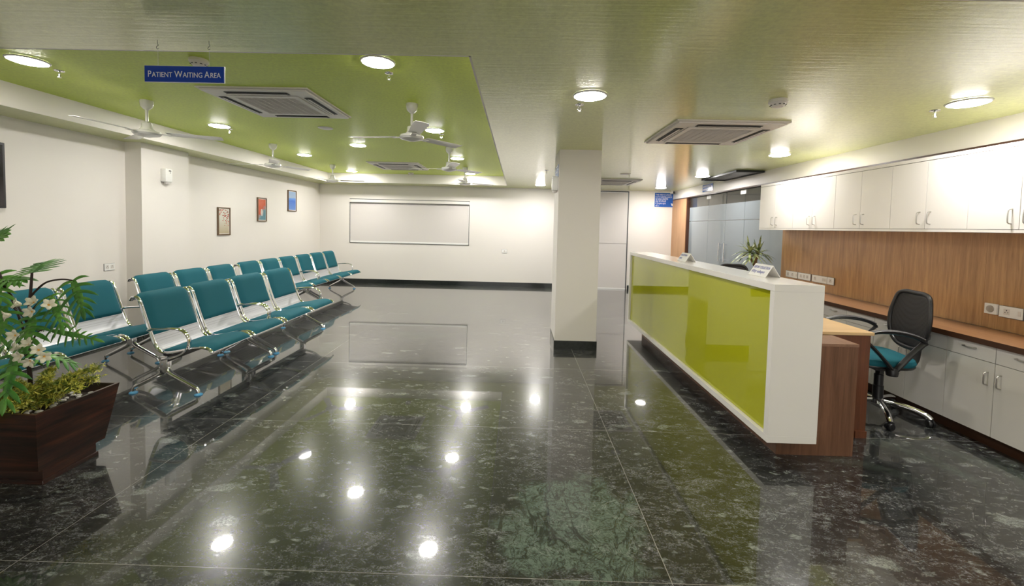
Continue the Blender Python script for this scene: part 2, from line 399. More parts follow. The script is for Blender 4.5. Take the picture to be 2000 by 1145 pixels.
# right wall: solid by the cabinets, header above the glass
GY0, GY1 = 5.94, 9.36
mb = MB()
mb.box(XR+0.03, XR+0.18, YB, GY0, 0, 2.165); mb.box(XR, XR+0.18, YB, YF, 2.165, 2.8)
struct(mb.build('wall_right', M['wall']))
# room behind the glass
mb = MB(); mb.box(6.0, 6.15, GY0-1.5, YF, 0, 2.8); mb.box(XR+0.18, 6.0, GY0-1.65, GY0-1.5, 0, 2.8)
struct(mb.build('wall_office', M['wall']))
# ceilings
TX0, TX1, TY0, TY1 = -4.35, -0.28, 2.335, 9.62
SX0, SX1, SY1 = 0.9, 3.0, 1.715     # second recess behind the camera
def soffit_boxes(mb, z0, z1):
    mb.box(XL, TX0, YB, YF, z0, z1); mb.box(TX0, TX1, TY1, YF, z0, z1); mb.box(TX0, TX1, YB, TY0, z0, z1)
    mb.box(TX1, SX0, YB, YF, z0, z1); mb.box(SX0, SX1, SY1, YF, z0, z1); mb.box(SX0, SX1, YB, -2.0, z0, z1)
    mb.box(SX1, XR, YB, YF, z0, z1); return mb
struct(soffit_boxes(MB(), ZC, ZC+0.03).build('ceiling', M['ceil']))
mb = MB(); mb.box(TX0, TX1, TY0, TY1, ZT, ZT+0.05); mb.box(SX0, SX1, -2.0, SY1, ZT, ZT+0.05)
struct(mb.build('ceiling_recess', M['tray']))
mb = MB(); mb.box(XR+0.18, 6.0, GY0-1.5, YF, 2.6, 2.65); mb.box(XL, XR, YB, YF, 2.8, 2.83)
struct(mb.build('ceiling_slab', M['wall']))
# cream fascias round the recesses
t = 0.012; mb = MB()
for (a, b, c, d) in ((TX0, TX1, TY0, TY1), (SX0, SX1, -2.0, SY1)):
    mb.box(a, a+t, c, d, ZC, ZT); mb.box(b-t, b, c, d, ZC, ZT); mb.box(a, b, c, c+t, ZC, ZT); mb.box(a, b, d-t, d, ZC, ZT)
struct(mb.build('trim_1', M['wall']))
# skirtings
sk = 0.1
struct(MB().box(XL, XL+0.012, YB, 5.13, 0, sk).box(XL, XL+0.012, 5.87, YF, 0, sk).box(XL, -4.588, 5.118, 5.13, 0, sk).box(-4.6, -4.588, 5.13, 5.87, 0, sk).build('baseboard_left', M['skirt']))
struct(MB().box(XL, DX0, YF-0.012, YF, 0, sk).box(DX1+0.02, XR, YF-0.012, YF, 0, sk).build('baseboard_far', M['skirt']))
# columns
struct(MB().box(XL, -4.6, 5.13, 5.87, 0, ZC).build('wall_left_pier', M['wall']))
PX0, PX1, PY0, PY1 = 0.462, 0.955, 5.035, 5.62
struct(MB().box(PX0, PX1, PY0, PY1, 0, ZC).build('wall_pillar', M['wall']))
struct(MB().box(PX0-0.01, PX1+0.01, PY0-0.01, PY1+0.01, 0, sk).build('baseboard_pillar', M['skirt']))
# wood trim line on the right wall
struct(MB().box(XR-0.012, XR, 1.2, GY1+0.8, 2.15, 2.172).build('trim_2', M['edge']))
# wood pilaster at the end of the glass wall
struct(MB().box(XR, XR+0.10, GY1, YF, 0, 2.165).box(XR+0.01, XR+0.10, GY1-0.02, GY1, 0, 2.165, mi=1).build('trim_3', [M['lightwood'], M['mahog']]))

# ---- window with roller blind on the far wall
win = bpy.data.objects.new('window_1', None); C.objects.link(win); struct(win); win.location = ((WX0+WX1)/2, YF, WZ0)
wx = (WX0+WX1)/2; hw = (WX1-WX0)/2; wh = WZ1-WZ0
mb = MB(); fr = 0.022
mb.box(-hw, -hw+fr, -0.012, 0.06, 0, wh); mb.box(hw-fr, hw, -0.012, 0.06, 0, wh); mb.box(-hw, hw, -0.012, 0.06, 0, fr); mb.box(-hw, hw, -0.012, 0.06, wh-fr, wh)
mb.build('window_frame', M['white'], win)
MB().box(-hw+0.002, -hw+0.016, -0.016, -0.012, 0.0, wh-0.09).box(hw-0.014, hw-0.002, -0.016, -0.012, 0.0, wh-0.09).box(-hw, hw, -0.016, -0.012, wh-0.014, wh).box(-hw, hw, -0.014, -0.011, -0.006, 0.006).build('painted_gap_shade', M['darkframe'], win)  # dark strips stand in for thin shade lines around the window
MB().box(-hw+fr, hw-fr, -0.004, 0.0, 0.022, wh-0.03).build('blind', M['blind'], win)
MB().box(-hw+0.012, hw-0.012, -0.05, 0.01, wh-0.085, wh-0.022, 0.006).box(-hw+0.014, hw-0.014, -0.052, 0.0, wh-0.092, wh-0.086, mi=1).build('blind_cassette', [M['wall'], M['darkframe']], win)  # second box: dark strip painting the shade below the cassette
MB().box(-hw+fr, hw-fr, -0.008, 0.004, 0.024, 0.045, 0.003).build('bottom_rail', M['white'], win)
MB().box(-hw, hw, 0.07, 0.076, 0, wh).build('pane', M['glass'], win)
# ---- doorway with full height blind
dr = bpy.data.objects.new('door_1', None); C.objects.link(dr); struct(dr); dr.location = (0, YF, 0)
MB().box(DX0, DX0+0.02, -0.005, 0.1, 0, DZ).box(DX1-0.02, DX1, -0.005, 0.1, 0, DZ).box(DX0, DX1, -0.005, 0.1, DZ-0.02, DZ).build('door_frame', M['darkframe'], dr)
MB().box(DX0+0.02, DX1-0.025, 0.0, 0.006, 1.1, DZ-0.025).box(DX0+0.02, DX1-0.025, 0.008, 0.014, 0.03, 1.12).build('blind', M['blind'], dr)
MB().box(DX0+0.02, DX1-0.02, 0.01, 0.04, 0.0, 0.028).build('bottom_rail', M['white'], dr)

# ---- frosted glass wall with double doors
gw = bpy.data.objects.new('window_2', None); C.objects.link(gw); struct(gw)
GX = 3.72
for i, (a, b) in enumerate(((GY0, 7.08), (8.42, GY1-0.02))):
    MB().box(GX, GX+0.010, a+0.003, b-0.003, 0.01, 1.645).build('frosted_pane', M['frost'], gw)
for (a, b) in ((GY0, 7.08), (7.08, 7.72), (7.72, 8.42), (8.42, GY1-0.02)):
    MB().box(GX, GX+0.010, a+0.003, b-0.003, 1.652, 1.945).build('frosted_transom', M['frost'], gw)
    MB().box(GX, GX+0.010, a+0.003, b-0.003, 1.945, 2.15).build('clear_transom', M['glass'], gw)
MB().box(GX-0.003, GX+0.013, 7.715, 7.725, 1.95, 2.16).box(GX-0.01, GX+0.02, GY0, GY1, 2.15, 2.165).build('head_rail', M['darkframe'], gw)
for y in (8.40, 7.12):
    MB().box(GX-0.016, GX-0.001, y-0.085, y+0.085, 2.075, 2.145).build('patch_fitting', M['white'], gw)
gd = bpy.data.objects.new('door_2', None); C.objects.link(gd); struct(gd)
for (a, b, hy) in ((7.08, 7.72, 7.62), (7.72, 8.42, 7.82)):
    d = MB().box(GX, GX+0.010, a+0.004, b-0.004, 0.01, 1.645).build('door_leaf', M['frost'], gd)
    MB().tube([(GX-0.055, hy, 0.90), (GX-0.055, hy, 1.24)], 0.014).tube([(GX-0.055, hy, 0.93), (GX, hy, 0.93)], 0.009).tube([(GX-0.055, hy, 1.21), (GX, hy, 1.21)], 0.009).build('door_handle', M['chrome'], d, True)

# ------------------------------------------------------------------ downlights
def lamp(x, y, z, label):
    o = thing('downlight', label, 'ceiling light', (x, y, z), 0, 'round LED downlights in the ceiling')
    MB().lathe([(0.106, -0.001), (0.118, -0.001), (0.118, -0.006), (0.112, -0.012), (0.106, -0.012)], n=32, cap=False).build('trim_ring', M['fanwhite'], o, True)
    MB().lathe([(0.1055, -0.002), (0.1055, -0.012), (0.088, -0.018), (0.001, -0.022)], n=28).build('diffuser', M['lampbright' if y > 9 else 'lampdim' if (y < 4 and x < 2) else 'lamp'], o, True)
    return o
LB = [(-3.57, 3.07, ZT, 'lit round downlight at left end of the recess, nearest row beside the left fascia'),
      (-1.0, 2.98, ZT, 'lit round downlight nearest the camera, right of the hanging blue sign'),
      (-3.58, 5.05, ZT, 'lit round downlight between the first and second left ceiling fans'),
      (-1.02, 5.07, ZT, 'lit round downlight right behind the nearest right hand ceiling fan'),
      (-2.33, 6.12, ZT, 'lit round downlight alone in the middle of the green recess'),
      (-3.60, 7.10, ZT, 'lit round downlight between the second and third left ceiling fans'),
      (-1.05, 7.14, ZT, 'lit round downlight beside the middle fan of the right hand row'),
      (-3.63, 9.18, ZT, 'lit round downlight in the far left corner of the green recess'),
      (-1.07, 9.19, ZT, 'lit round downlight beside the farthest fan, close to the far fascia'),
      (0.47, 2.97, ZC, 'lit round downlight on the lower ceiling in front of the square pillar'),
      (0.45, 9.22, ZC, 'lit round downlight left of the pillar, close to the far wall'),
      (3.03, 2.97, ZC, 'lit round downlight above the right end of the white wall cabinets'),
      (3.03, 5.06, ZC, 'lit warm round downlight above the left end of the wall cabinets'),
      (3.04, 7.17, ZC, 'lit round downlight beside the black framed ceiling hatch'),
      (3.06, 9.30, ZC, 'lit round downlight above the blue notice on the far wall'),
      # unseen lamps added behind the camera as fill light
      (0.47, 0.9, ZC, 'unseen fill downlight added overhead behind the camera in the lower ceiling'),
      (3.05, 0.9, ZC, 'unseen fill downlight added behind the camera near the right wall'),
      (-0.3, -1.6, ZC, 'unseen fill downlight added far behind the camera in the middle'),
      (1.95, -0.4, ZT, 'unseen fill downlight added in the second recess behind the camera')]
for l in LB: lamp(*l)
lamp(4.9, 7.7, 2.6, 'unseen downlight added to light the office behind the frosted glass')  # unseen lamp added to light the room behind the glass

# ------------------------------------------------------------------ ceiling cassette air conditioners
def cassette(x, y, z, label, s=0.95):
    o = thing('cassette_air_conditioner', label, 'air conditioner', (x, y, z), 0, 'square cassette air conditioners in the ceiling')
    h = s/2; g = 0.27; d = 0.028
    mb = MB(); mb.prism([(-h, -h, -0.001), (h, -h, -0.001), (h, h, -0.001), (-h, h, -0.001)], (0, 0, -0.012))
    i1 = h-0.02
    mb.box(-i1, i1, -i1, i1, -d, -0.013, 0.006)
    mb.build('panel', M['acwhite'], o)
    g2 = g+0.045
    mb = MB()
    for (a, b, c, e) in ((-g2, g2, -g2, -g), (-g2, g2, g, g2), (-g2, -g, -g, g), (g, g2, -g, g)): mb.box(a, b, c, e, -d-0.008, -d-0.0005, 0.002)
    mb.build('grille_frame', M['acwhite'], o)
    mb = MB(); mb.box(-g, g, -g, g, -d-0.003, -d-0.0005, mi=1)
    for k in range(27):
        p = -g+0.01+k*(2*g-0.02)/26
        mb.box(-g, g, p-0.0022, p+0.0022, -d-0.0065, -d-0.003)
    for k in range(9):
        p = -g+0.01+k*(2*g-0.02)/8
        mb.box(p-0.002, p+0.002, -g, g, -d-0.0072, -d-0.003)
    mb.build('intake_grille', [M['acwhite'], M['slot']], o)
    for a in range(4):
        R = Matrix.Rotation(a*PI/2, 4, 'Z')
        mb = MB(); mb.box(-0.27, 0.27, h-0.125, h-0.06, -d-0.004, -d-0.0005, mi=0)
        mb.box(-0.262, 0.262, h-0.108, h-0.082, -d-0.011, -d-0.004, 0.003, mi=1)
        mb.bm.transform(R); mb.build('air_vent', [M['slot'], M['acwhite']], o)
    return o
cassette(-2.27, 4.05, ZT, 'large square ceiling air conditioner behind the hanging blue sign')
cassette(-2.32, 8.2, ZT, 'distant square ceiling air conditioner in the recess, between the fan rows')
cassette(1.75, 4.02, ZC, 'square ceiling air conditioner above the lime reception counter', 0.93)
cassette(1.8, 8.3, ZC, 'farthest square air conditioner, half hidden behind the pillar', 0.9)

# ------------------------------------------------------------------ ceiling fans
def fan(label):
    o = thing('ceiling_fan', label, 'ceiling fan', group='white three-blade ceiling fans in the recess')
    MB().lathe([(0.052, 0), (0.054, -0.02), (0.047, -0.06), (0.022, -0.085), (0.014, -0.09)]).build('canopy', M['fanwhite'], o, True)
    MB().lathe([(0.0125, -0.085), (0.0125, -0.22)], n=14).build('downrod', M['fanwhite'], o, True)
    MB().lathe([(0.016, -0.20), (0.040, -0.215), (0.044, -0.26), (0.058, -0.275), (0.06, -0.282)]).build('motor_cover', M['fanwhite'], o, True)
    MB().lathe([(0.06, -0.282), (0.105, -0.293), (0.112, -0.312), (0.10, -0.328), (0.06, -0.337), (0.03, -0.345), (0.01, -0.347)], n=32).build('motor', M['fanwhite'], o, True)
    for k in range(3):
        R = Matrix.Rotation(k*2*PI/3, 4, 'Z')
        mb = MB(); mb.box(0.09, 0.19, -0.022, 0.022, -0.312, -0.307, 0.002); mb.bm.transform(R)
        mb.build('blade_bracket', M['fanwhite'], o)
        mb = MB(); n = 8; top = []; bot = []
        for i in range(n+1):
            t_ = i/n; x = 0.155+0.455*t_; wd = 0.052+0.014*t_
            if i == n: wd *= 0.82
            for j, s_ in enumerate((-1, 0, 1)):
                z = -0.303-0.007*s_ + 0.004*(1-abs(s_))
                top.append(mb.bm.verts.new((x, s_*wd, z+0.0015))); bot.append(mb.bm.verts.new((x, s_*wd, z-0.0015)))
        for i in range(n):
            for j in range(2):
                a = i*3+j; mb.bm.faces.new((top[a], top[a+1], top[a+4], top[a+3])); mb.bm.faces.new((bot[a], bot[a+3], bot[a+4], bot[a+1]))
            for j in (0, 2): a = i*3+j; mb.bm.faces.new((top[a], top[a+3], bot[a+3], bot[a]))
        for i in (0, n):
            for j in range(2): a = i*3+j; mb.bm.faces.new((top[a], bot[a], bot[a+1], top[a+1]))
        mb.bm.transform(R); mb.build('blade', M['fanwhite'], o, True)
    return o
fan0 = fan('')
FN = [(-3.58, 4.06, 24, 'white three-blade ceiling fan nearest the left wall column, largest in view'),
      (-3.61, 6.2, 62, 'second white ceiling fan along the left fascia, one blade pointing at us'),
      (-3.65, 8.28, 4, 'third white ceiling fan along the left fascia, in the far corner'),
      (-1.02, 4.0, 52, 'near right white ceiling fan with its wide blade turned to the camera'),
      (-1.03, 6.2, 48, 'middle white ceiling fan of the right hand row'),
      (-1.06, 8.28, 30, 'farthest white ceiling fan of the right hand row, above the window')]
for i, (x, y, a, lb) in enumerate(FN):
    o = fan0 if i == 0 else copy_tree(fan0)
    o.location = (x, y, ZT); o.rotation_euler.z = math.radians(a); o['label'] = lb

# ------------------------------------------------------------------ small ceiling items
def detector(x, y, z, label):
    o = thing('smoke_detector', label, 'smoke detector', (x, y, z))
    MB().lathe([(0.058, -0.001), (0.060, -0.02), (0.054, -0.028)]).build('base', M['acwhite'], o, True)
    MB().lathe([(0.048, -0.028), (0.046, -0.038), (0.034, -0.05), (0.01, -0.052)], mi=0).build('sensor_dome', M['acwhite'], o, True)
    mb = MB()
    for k in range(10):
        a = 2*PI*k/10; c = (0.043*math.cos(a), 0.043*math.sin(a))
        mb.box(c[0]-0.006, c[0]+0.006, c[1]-0.006, c[1]+0.006, -0.041, -0.037)
    mb.build('vents', M['slot'], o)
detector(-2.27, 3.0, ZT, 'round cream smoke detector just above the hanging blue sign')
detector(1.77, 3.0, ZC, 'round cream smoke detector in front of the right hand air conditioner')
detector(-2.38, 9.32, ZT, 'tiny smoke detector between the far air conditioner and far fascia')
def sprinkler(x, y, z, label):
    o = thing('fire_sprinkler', label, 'sprinkler', (x, y, z))
    MB().lathe([(0.032, -0.001), (0.030, -0.006), (0.012, -0.010)]).build('escutcheon', M['chrome'], o, True)
    MB().lathe([(0.009, -0.008), (0.009, -0.022), (0.006, -0.024)], n=12).tube([(0.008, 0, -0.022), (0.013, 0, -0.036), (0.002, 0, -0.05)], 0.0022, 6).tube([(-0.008, 0, -0.022), (-0.013, 0, -0.036), (-0.002, 0, -0.05)], 0.0022, 6).lathe([(0.004, -0.024), (0.003, -0.048)], n=8).build('body', M['chrome'], o, True)
    MB().lathe([(0.014, -0.05), (0.014, -0.052)], n=16).build('deflector', M['chrome'], o, True)
for a in ((-3.57, 3.28, ZT, 'chrome sprinkler head under the left front downlight'), (-3.59, 5.24, ZT, 'chrome sprinkler head beside the downlight behind the first left fan'),
          (-0.99, 3.20, ZT, 'chrome sprinkler head just below the brightest downlight'), (-0.98, 5.29, ZT, 'chrome sprinkler head beside the near right fan and its downlight'),
          (3.01, 3.18, ZC, 'chrome sprinkler head left of the rightmost downlight'), (0.43, 3.2, ZC, 'chrome sprinkler head under the downlight before the pillar'),
          (0.43, 6.89, ZC, 'small dark sprinkler head left of the pillar')): sprinkler(*a)
for (x, y, z, lb) in ((-2.32, 5.07, ZT, 'flat round white ceiling disc right of the large air conditioner'), (1.75, 7.12, ZC, 'flat round cream ceiling disc in front of the farthest air conditioner')):
    tag(MB().lathe([(0.085, -0.001), (0.085, -0.006), (0.07, -0.012), (0.01, -0.013)], n=32).build('ceiling_speaker', M['acwhite'], None, True, (x, y, z)), lb, 'ceiling speaker')
# black framed hatch by the right wall
o = thing('ceiling_hatch', 'black framed rectangular hatch in the ceiling beside the glass wall', 'ceiling hatch', (3.42, 7.0, ZC))
MB().box(-0.21, 0.21, -0.6, -0.565, -0.03, -0.001).box(-0.21, 0.21, 0.565, 0.6, -0.03, -0.001).box(-0.21, -0.185, -0.565, 0.565, -0.03, -0.001).box(0.185, 0.21, -0.565, 0.565, -0.03, -0.001).build('frame', M['slot'], o)
MB().box(-0.185, 0.185, -0.565, 0.565, -0.015, -0.001).build('panel', M['grey'], o)
# CCTV camera in the far right corner
o = thing('security_camera', 'small black and white security camera in the far right ceiling corner', 'camera', (3.55, 9.95, ZC))
MB().lathe([(0.04, -0.001), (0.04, -0.012)]).box(-0.012, 0.012, -0.012, 0.012, -0.03, -0.01).build('bracket', M['acwhite'], o, True)
MB().box(-0.035, 0.035, -0.10, 0.06, -0.075, -0.03, 0.01).build('housing', M['acwhite'], o, True)
MB().lathe([(0.022, -0.115), (0.026, -0.10)], (0, 0, -0.052), axis='Y').box(-0.035, 0.035, -0.09, 0.06, -0.08, -0.0755).build('lens', M['black'], o, True)

# ------------------------------------------------------------------ signs
RX = (PI/2, 0, 0)
o = thing('hanging_sign', 'blue hanging sign reading PATIENT WAITING AREA on two cords', 'sign', (-1.742, 2.2, 2.235))
MB().box(-0.206, 0.206, 0, 0.004, -0.080, 0.0).build('board', M['blue'], o)
MB().box(-0.2085, 0.2095, 0.004, 0.007, -0.0825, 0.0022).build('backing', M['white'], o)
x = -0.190
for s, big in (('P', 1), ('ATIENT', 0), (' ', 2), ('W', 1), ('AITING', 0), (' ', 2), ('A', 1), ('REA', 0)):
    if big == 2: x += 0.0085; continue
    t_, wd = text_mesh('lettering', s, 0.046 if big else 0.0365, M['lettering'], o, (x, -0.0006, -0.0565), RX, 0.0005, xs=0.86)
    x += wd*0.86+0.0028
for sx in (-0.136, 0.132):
    h = MB().tube([(sx, 0.0, ZC-2.235), (sx, 0.0, 0.112), (sx+0.004, 0, 0.104), (sx-0.004, 0, 0.098), (sx-0.006, 0, 0.090), (sx, 0, 0.085), (sx+0.006, 0, 0.089)], 0.0012, 6, smooth=3).build('hook', M['darkmetal'], o, True)
    MB().tube([(sx, 0.002, 0.088), (sx, 0.002, -0.006)], 0.0005, 6).build('cord', M['lettering'], o)
# blue notice on the far wall
o = thing('notice_sign', 'blue notice with six lines of white text on the far wall', 'sign', (3.46, YF-0.012, 2.16))
MB().box(-0.24, 0.24, 0, 0.01, -0.165, 0.165).build('board', M['bluelight'], o)
MB().box(-0.25, 0.25, 0.003, 0.011, -0.175, 0.175).build('border', M['white'], o)
for i, s in enumerate(('THIS AREA IS UNDER', 'CCTV SURVEILLANCE', 'यह क्षेत्र सीसीटीवी', 'कैमरे की निगरानी', 'में है कृपया ध्यान', 'रखें ।।')):
    text_mesh('lettering', s, 0.05, M['lettering'], o, (-0.222, -0.001, 0.105-i*0.052), RX, 0.0005, xs=0.80)
MB().prism([(0.14, -0.001, -0.075), (0.21, -0.001, -0.09), (0.215, -0.001, -0.115), (0.19, -0.001, -0.145), (0.165, -0.001, -0.14), (0.155, -0.001, -0.11)], (0, 0.001, 0)).build('emblem', M['lettering'], o)
# small blue sign on the right wall header
o = thing('header_sign', 'small blue sign on the wall header above the frosted glass', 'sign', (XR-0.006, 8.33, 2.285))
MB().box(-0.004, 0.004, -0.22, 0.22, -0.068, 0.068).build('board', M['bluelight'], o)
for i, (s, zz, sz) in enumerate((('REPORT ROOM', 0.012, 0.05), ('OPD BILLING', -0.045, 0.045))):
    t_, wd = text_mesh('lettering', s, sz, M['lettering'], o, (-0.005, 0.20, zz), (PI/2, 0, -PI/2), 0.0005)
# blue sign on the pillar side
o = thing('pillar_sign', 'pale blue sign on the left side of the square pillar', 'sign', (PX0-0.004, 5.30, 2.13))
MB().box(-0.003, 0.003, -0.2, 0.2, -0.075, 0.075).build('board', simple('pale_blue_sign', (0.16, 0.26, 0.55), 0.2), o)
for i in range(3): text_mesh('lettering', ('SILENCE PLEASE', 'KEEP THE AREA', 'CLEAN')[i], 0.04, M['lettering'], o, (-0.0035, 0.18, 0.03-i*0.045), (PI/2, 0, -PI/2), 0.0005)
def dispenser(loc, rz, label):
    o = thing('air_freshener', label, 'air freshener', loc, rz)   # local +x = away from the wall
    MB().box(0, 0.07, -0.055, 0.055, -0.085, 0.085, 0.012).build('housing', M['white'], o, True)
    MB().box(0.0702, 0.072, -0.006, 0.03, 0.052, 0.066, 0.0005).build('logo_mark', M['grey'], o)
    MB().box(0.0702, 0.0715, 0.012, 0.022, 0.030, 0.040).build('indicator', M['grey'], o)
    MB().lathe([(0.03, -0.086), (0.03, -0.098), (0.018, -0.115), (0.004, -0.118)], (0.035, 0, 0)).build('nozzle', M['acwhite'], o, True)
dispenser((-4.6, 5.46, 2.005), 0, 'white wall air freshener on the left wall column')
dispenser((PX0, 5.18, 1.98), PI, 'white wall air freshener on the left side of the pillar')

# ------------------------------------------------------------------ pictures
def art(name, build):
    m, nt, b = mat(name); b.inputs['Roughness'].default_value = 0.25; lk(nt, build(nt), b.inputs['Base Color']); return m
def a1(nt):   # scattered petals on cream
    v = coords(nt, 'Object'); sep = nd(nt, 'ShaderNodeSeparateXYZ'); lk(nt, v, sep.inputs[0])
    vo = nd(nt, 'ShaderNodeTexVoronoi', feature='F1'); lk(nt, v, vo.inputs['Vector']); vo.inputs['Scale'].default_value = 42
    sc_ = nd(nt, 'ShaderNodeSeparateColor'); lk(nt, vo.outputs['Color'], sc_.inputs[0])
    up = ramp(nt, math_(nt, 'ADD', math_(nt, 'MULTIPLY', sep.outputs[2], 2.2), math_(nt, 'ADD', math_(nt, 'MULTIPLY', sep.outputs[1], 2.0), 0.45)), [(0.15, 0.06), (0.80, 0.85)])
    d = math_(nt, 'MULTIPLY', math_(nt, 'LESS_THAN', sc_.outputs[0], up), math_(nt, 'LESS_THAN', vo.outputs['Distance'], 0.44))
    return mixc(nt, d, ramp(nt, math_(nt, 'ADD', sep.outputs[2], 0.5), [(0.3, (0.48, 0.40, 0.26)), (0.55, (0.62, 0.60, 0.52))]), mixc(nt, sc_.outputs[1], (0.58, 0.06, 0.02), (0.16, 0.03, 0.02)))
def a2(nt):   # orange red over white and teal strokes
    v = coords(nt, 'Object', scale=(1, 1, 1)); sep = nd(nt, 'ShaderNodeSeparateXYZ'); lk(nt, v, sep.inputs[0])
    n1 = noise(nt, v, 9, 4, 0.6, 1.2)
    f = math_(nt, 'ADD', math_(nt, 'MULTIPLY', sep.outputs[2], 1.6), math_(nt, 'ADD', math_(nt, 'MULTIPLY', n1, 0.7), math_(nt, 'ADD', math_(nt, 'MULTIPLY', sep.outputs[1], -1.4), 0.15)))
    warm = ramp(nt, f, [(0.30, (0.10, 0.24, 0.30)), (0.40, (0.22, 0.30, 0.33)), (0.50, (0.55, 0.10, 0.04)), (0.8, (0.62, 0.15, 0.08))])
    dy = math_(nt, 'DIVIDE', math_(nt, 'ADD', sep.outputs[1], 0.01), 0.06); dz = math_(nt, 'DIVIDE', math_(nt, 'ADD', sep.outputs[2], 0.05), 0.10)
    d = math_(nt, 'ADD', math_(nt, 'ADD', math_(nt, 'MULTIPLY', dy, dy), math_(nt, 'MULTIPLY', dz, dz)), math_(nt, 'MULTIPLY', n1, 1.2))
    return mixc(nt, ramp(nt, d, [(0.95, 1.0), (1.0, 0.0)]), warm, (0.62, 0.56, 0.52))
def a3(nt):
    v = coords(nt, 'Object'); sep = nd(nt, 'ShaderNodeSeparateXYZ'); lk(nt, v, sep.inputs[0])
    f = math_(nt, 'ADD', math_(nt, 'ADD', math_(nt, 'MULTIPLY', sep.outputs[2], 2.3), 0.5), math_(nt, 'MULTIPLY', math_(nt, 'SUBTRACT', noise(nt, coords(nt, 'Object', scale=(1, 1, 5)), 6, 3), 0.5), 0.12))
    return ramp(nt, f, [(0.0, (0.12, 0.26, 0.62)), (0.50, (0.06, 0.17, 0.60)), (0.60, (0.14, 0.33, 0.75)), (0.64, (0.35, 0.45, 0.60)), (1.0, (0.30, 0.45, 0.68))])
def picture(y0, y1, z0, z1, fn, nm, label):
    o = thing('framed_picture', label, 'picture', (XL, (y0+y1)/2, (z0+z1)/2)); a, b = (y1-y0)/2, (z1-z0)/2; f = 0.017
    MB().box(0.001, 0.022, -a, a, b-f, b).box(0.001, 0.022, -a, a, -b, -b+f).box(0.001, 0.022, -a, -a+f, -b+f, b-f).box(0.001, 0.022, a-f, a, -b+f, b-f).build('frame', M['frame'], o)
    MB().box(0.001, 0.012, -a+f, a-f, -b+f, b-f).build('mount', M['wall'], o)
    MB().box(0.0122, 0.0135, -a+f+0.012, a-f-0.012, -b+f+0.012, b-f-0.012).build('print', art(nm, fn), o)
picture(6.70, 6.99, 1.20, 1.65, a1, 'print_petals', 'framed print of falling red petals, nearest of the wall pictures')
picture(7.73, 8.01, 1.435, 1.875, a2, 'print_abstract', 'framed orange and blue abstract print, middle of the wall pictures')
picture(8.76, 9.09, 1.66, 2.10, a3, 'print_blue', 'framed blue seascape-like print, highest and farthest wall picture')
o = thing('wall_television', 'black flat screen edge on the left wall at the frame edge', 'television', (XL, 3.35, 1.81))
MB().box(0.002, 0.05, -0.53, 0.53, -0.30, 0.30, 0.006).build('casing', M['black'], o)
MB().box(0.0502, 0.052, -0.51, 0.51, -0.28, 0.28).build('screen', simple('dark_screen', (0.01, 0.01, 0.012), 0.08), o)

# ------------------------------------------------------------------ sockets and switches
def plate(name, label, cat, loc, rz, wd, ht, holes, rocker=0):
    # local: plate lies in the y-z plane, facing -x after rz
    o = thing(name, label, cat, loc, rz)
    MB().box(-0.004, -0.0005, -wd/2-0.003, wd/2+0.003, -ht/2-0.004, ht/2+0.002, mi=1).box(-0.009, -0.004, -wd/2, wd/2, -ht/2, ht/2, 0.001).build('cover_plate', [M['white'], M['grey']], o)  # grey rim stands in for the shadow outline around the plate
    for (hy, hz) in holes:
        mb = MB(); mb.box(-0.0098, -0.009, hy-0.02, hy+0.02, hz-0.022, hz+0.022, mi=1)
        mb.box(-0.0105, -0.0098, hy-0.003, hy+0.003, hz+0.006, hz+0.015)
        for s_ in (-1, 1): mb.box(-0.0105, -0.0098, hy+s_*0.009-0.0025, hy+s_*0.009+0.0025, hz-0.008, hz-0.002)
        mb.build('socket_outlet', [M['slot'], M['acwhite']], o)
    if rocker:
        mb = MB()
        for k in range(abs(rocker)): c = (wd/2-0.018-k*0.024)*(1 if rocker < 0 else -1); mb.box(-0.012, -0.009, c-0.009, c+0.009, -0.018, 0.018, 0.001)
        mb.build('switch', M['acwhite'], o)
BX = 3.65-0.006
for (y, wd, h, rk, lb) in ((5.675, 0.235, [(0.07, 0), (-0.02, 0)], 1, 'white socket panel farthest left on the wood backsplash'),
                    (5.425, 0.235, [(0.06, 0), (0.0, 0), (-0.06, 0)], 0, 'white triple socket panel, second from left on the wood backsplash'),
                    (5.155, 0.255, [(0.07, 0)], 3, 'white switch panel, third from left on the wood backsplash'),
                    (4.97, 0.10, [(0, 0)], 0, 'small square white socket beside the three panels'),
                    (3.16, 0.15, [(0.025, 0)], 1, 'white socket and switch plate right of the office chair')):
    plate('wall_socket', lb, 'socket', (BX, y, 0.90), 0, wd, 0.082, h, rk)
o = thing('regulator_plug', 'square white and grey round-faced socket beside the switch plate', 'socket', (BX, 3.285, 0.905))
MB().box(-0.02, -0.0005, -0.042, 0.042, -0.04, 0.04, 0.003).build('cover_plate', M['white'], o)
MB().lathe([(0.027, -0.021), (0.025, -0.0255)], axis='X').build('dial_ring', M['steel'], o, True)
plate('wall_socket', 'white double socket low on the left wall before the column', 'socket', (XL, 4.905, 0.865), PI, 0.125, 0.078, [(-0.03, 0), (0.03, 0)])
plate('wall_socket', 'white socket plate low on the far wall right of the window', 'socket', (-0.325, YF, 0.85), PI/2, 0.12, 0.085, [(0.0, 0)], 1)

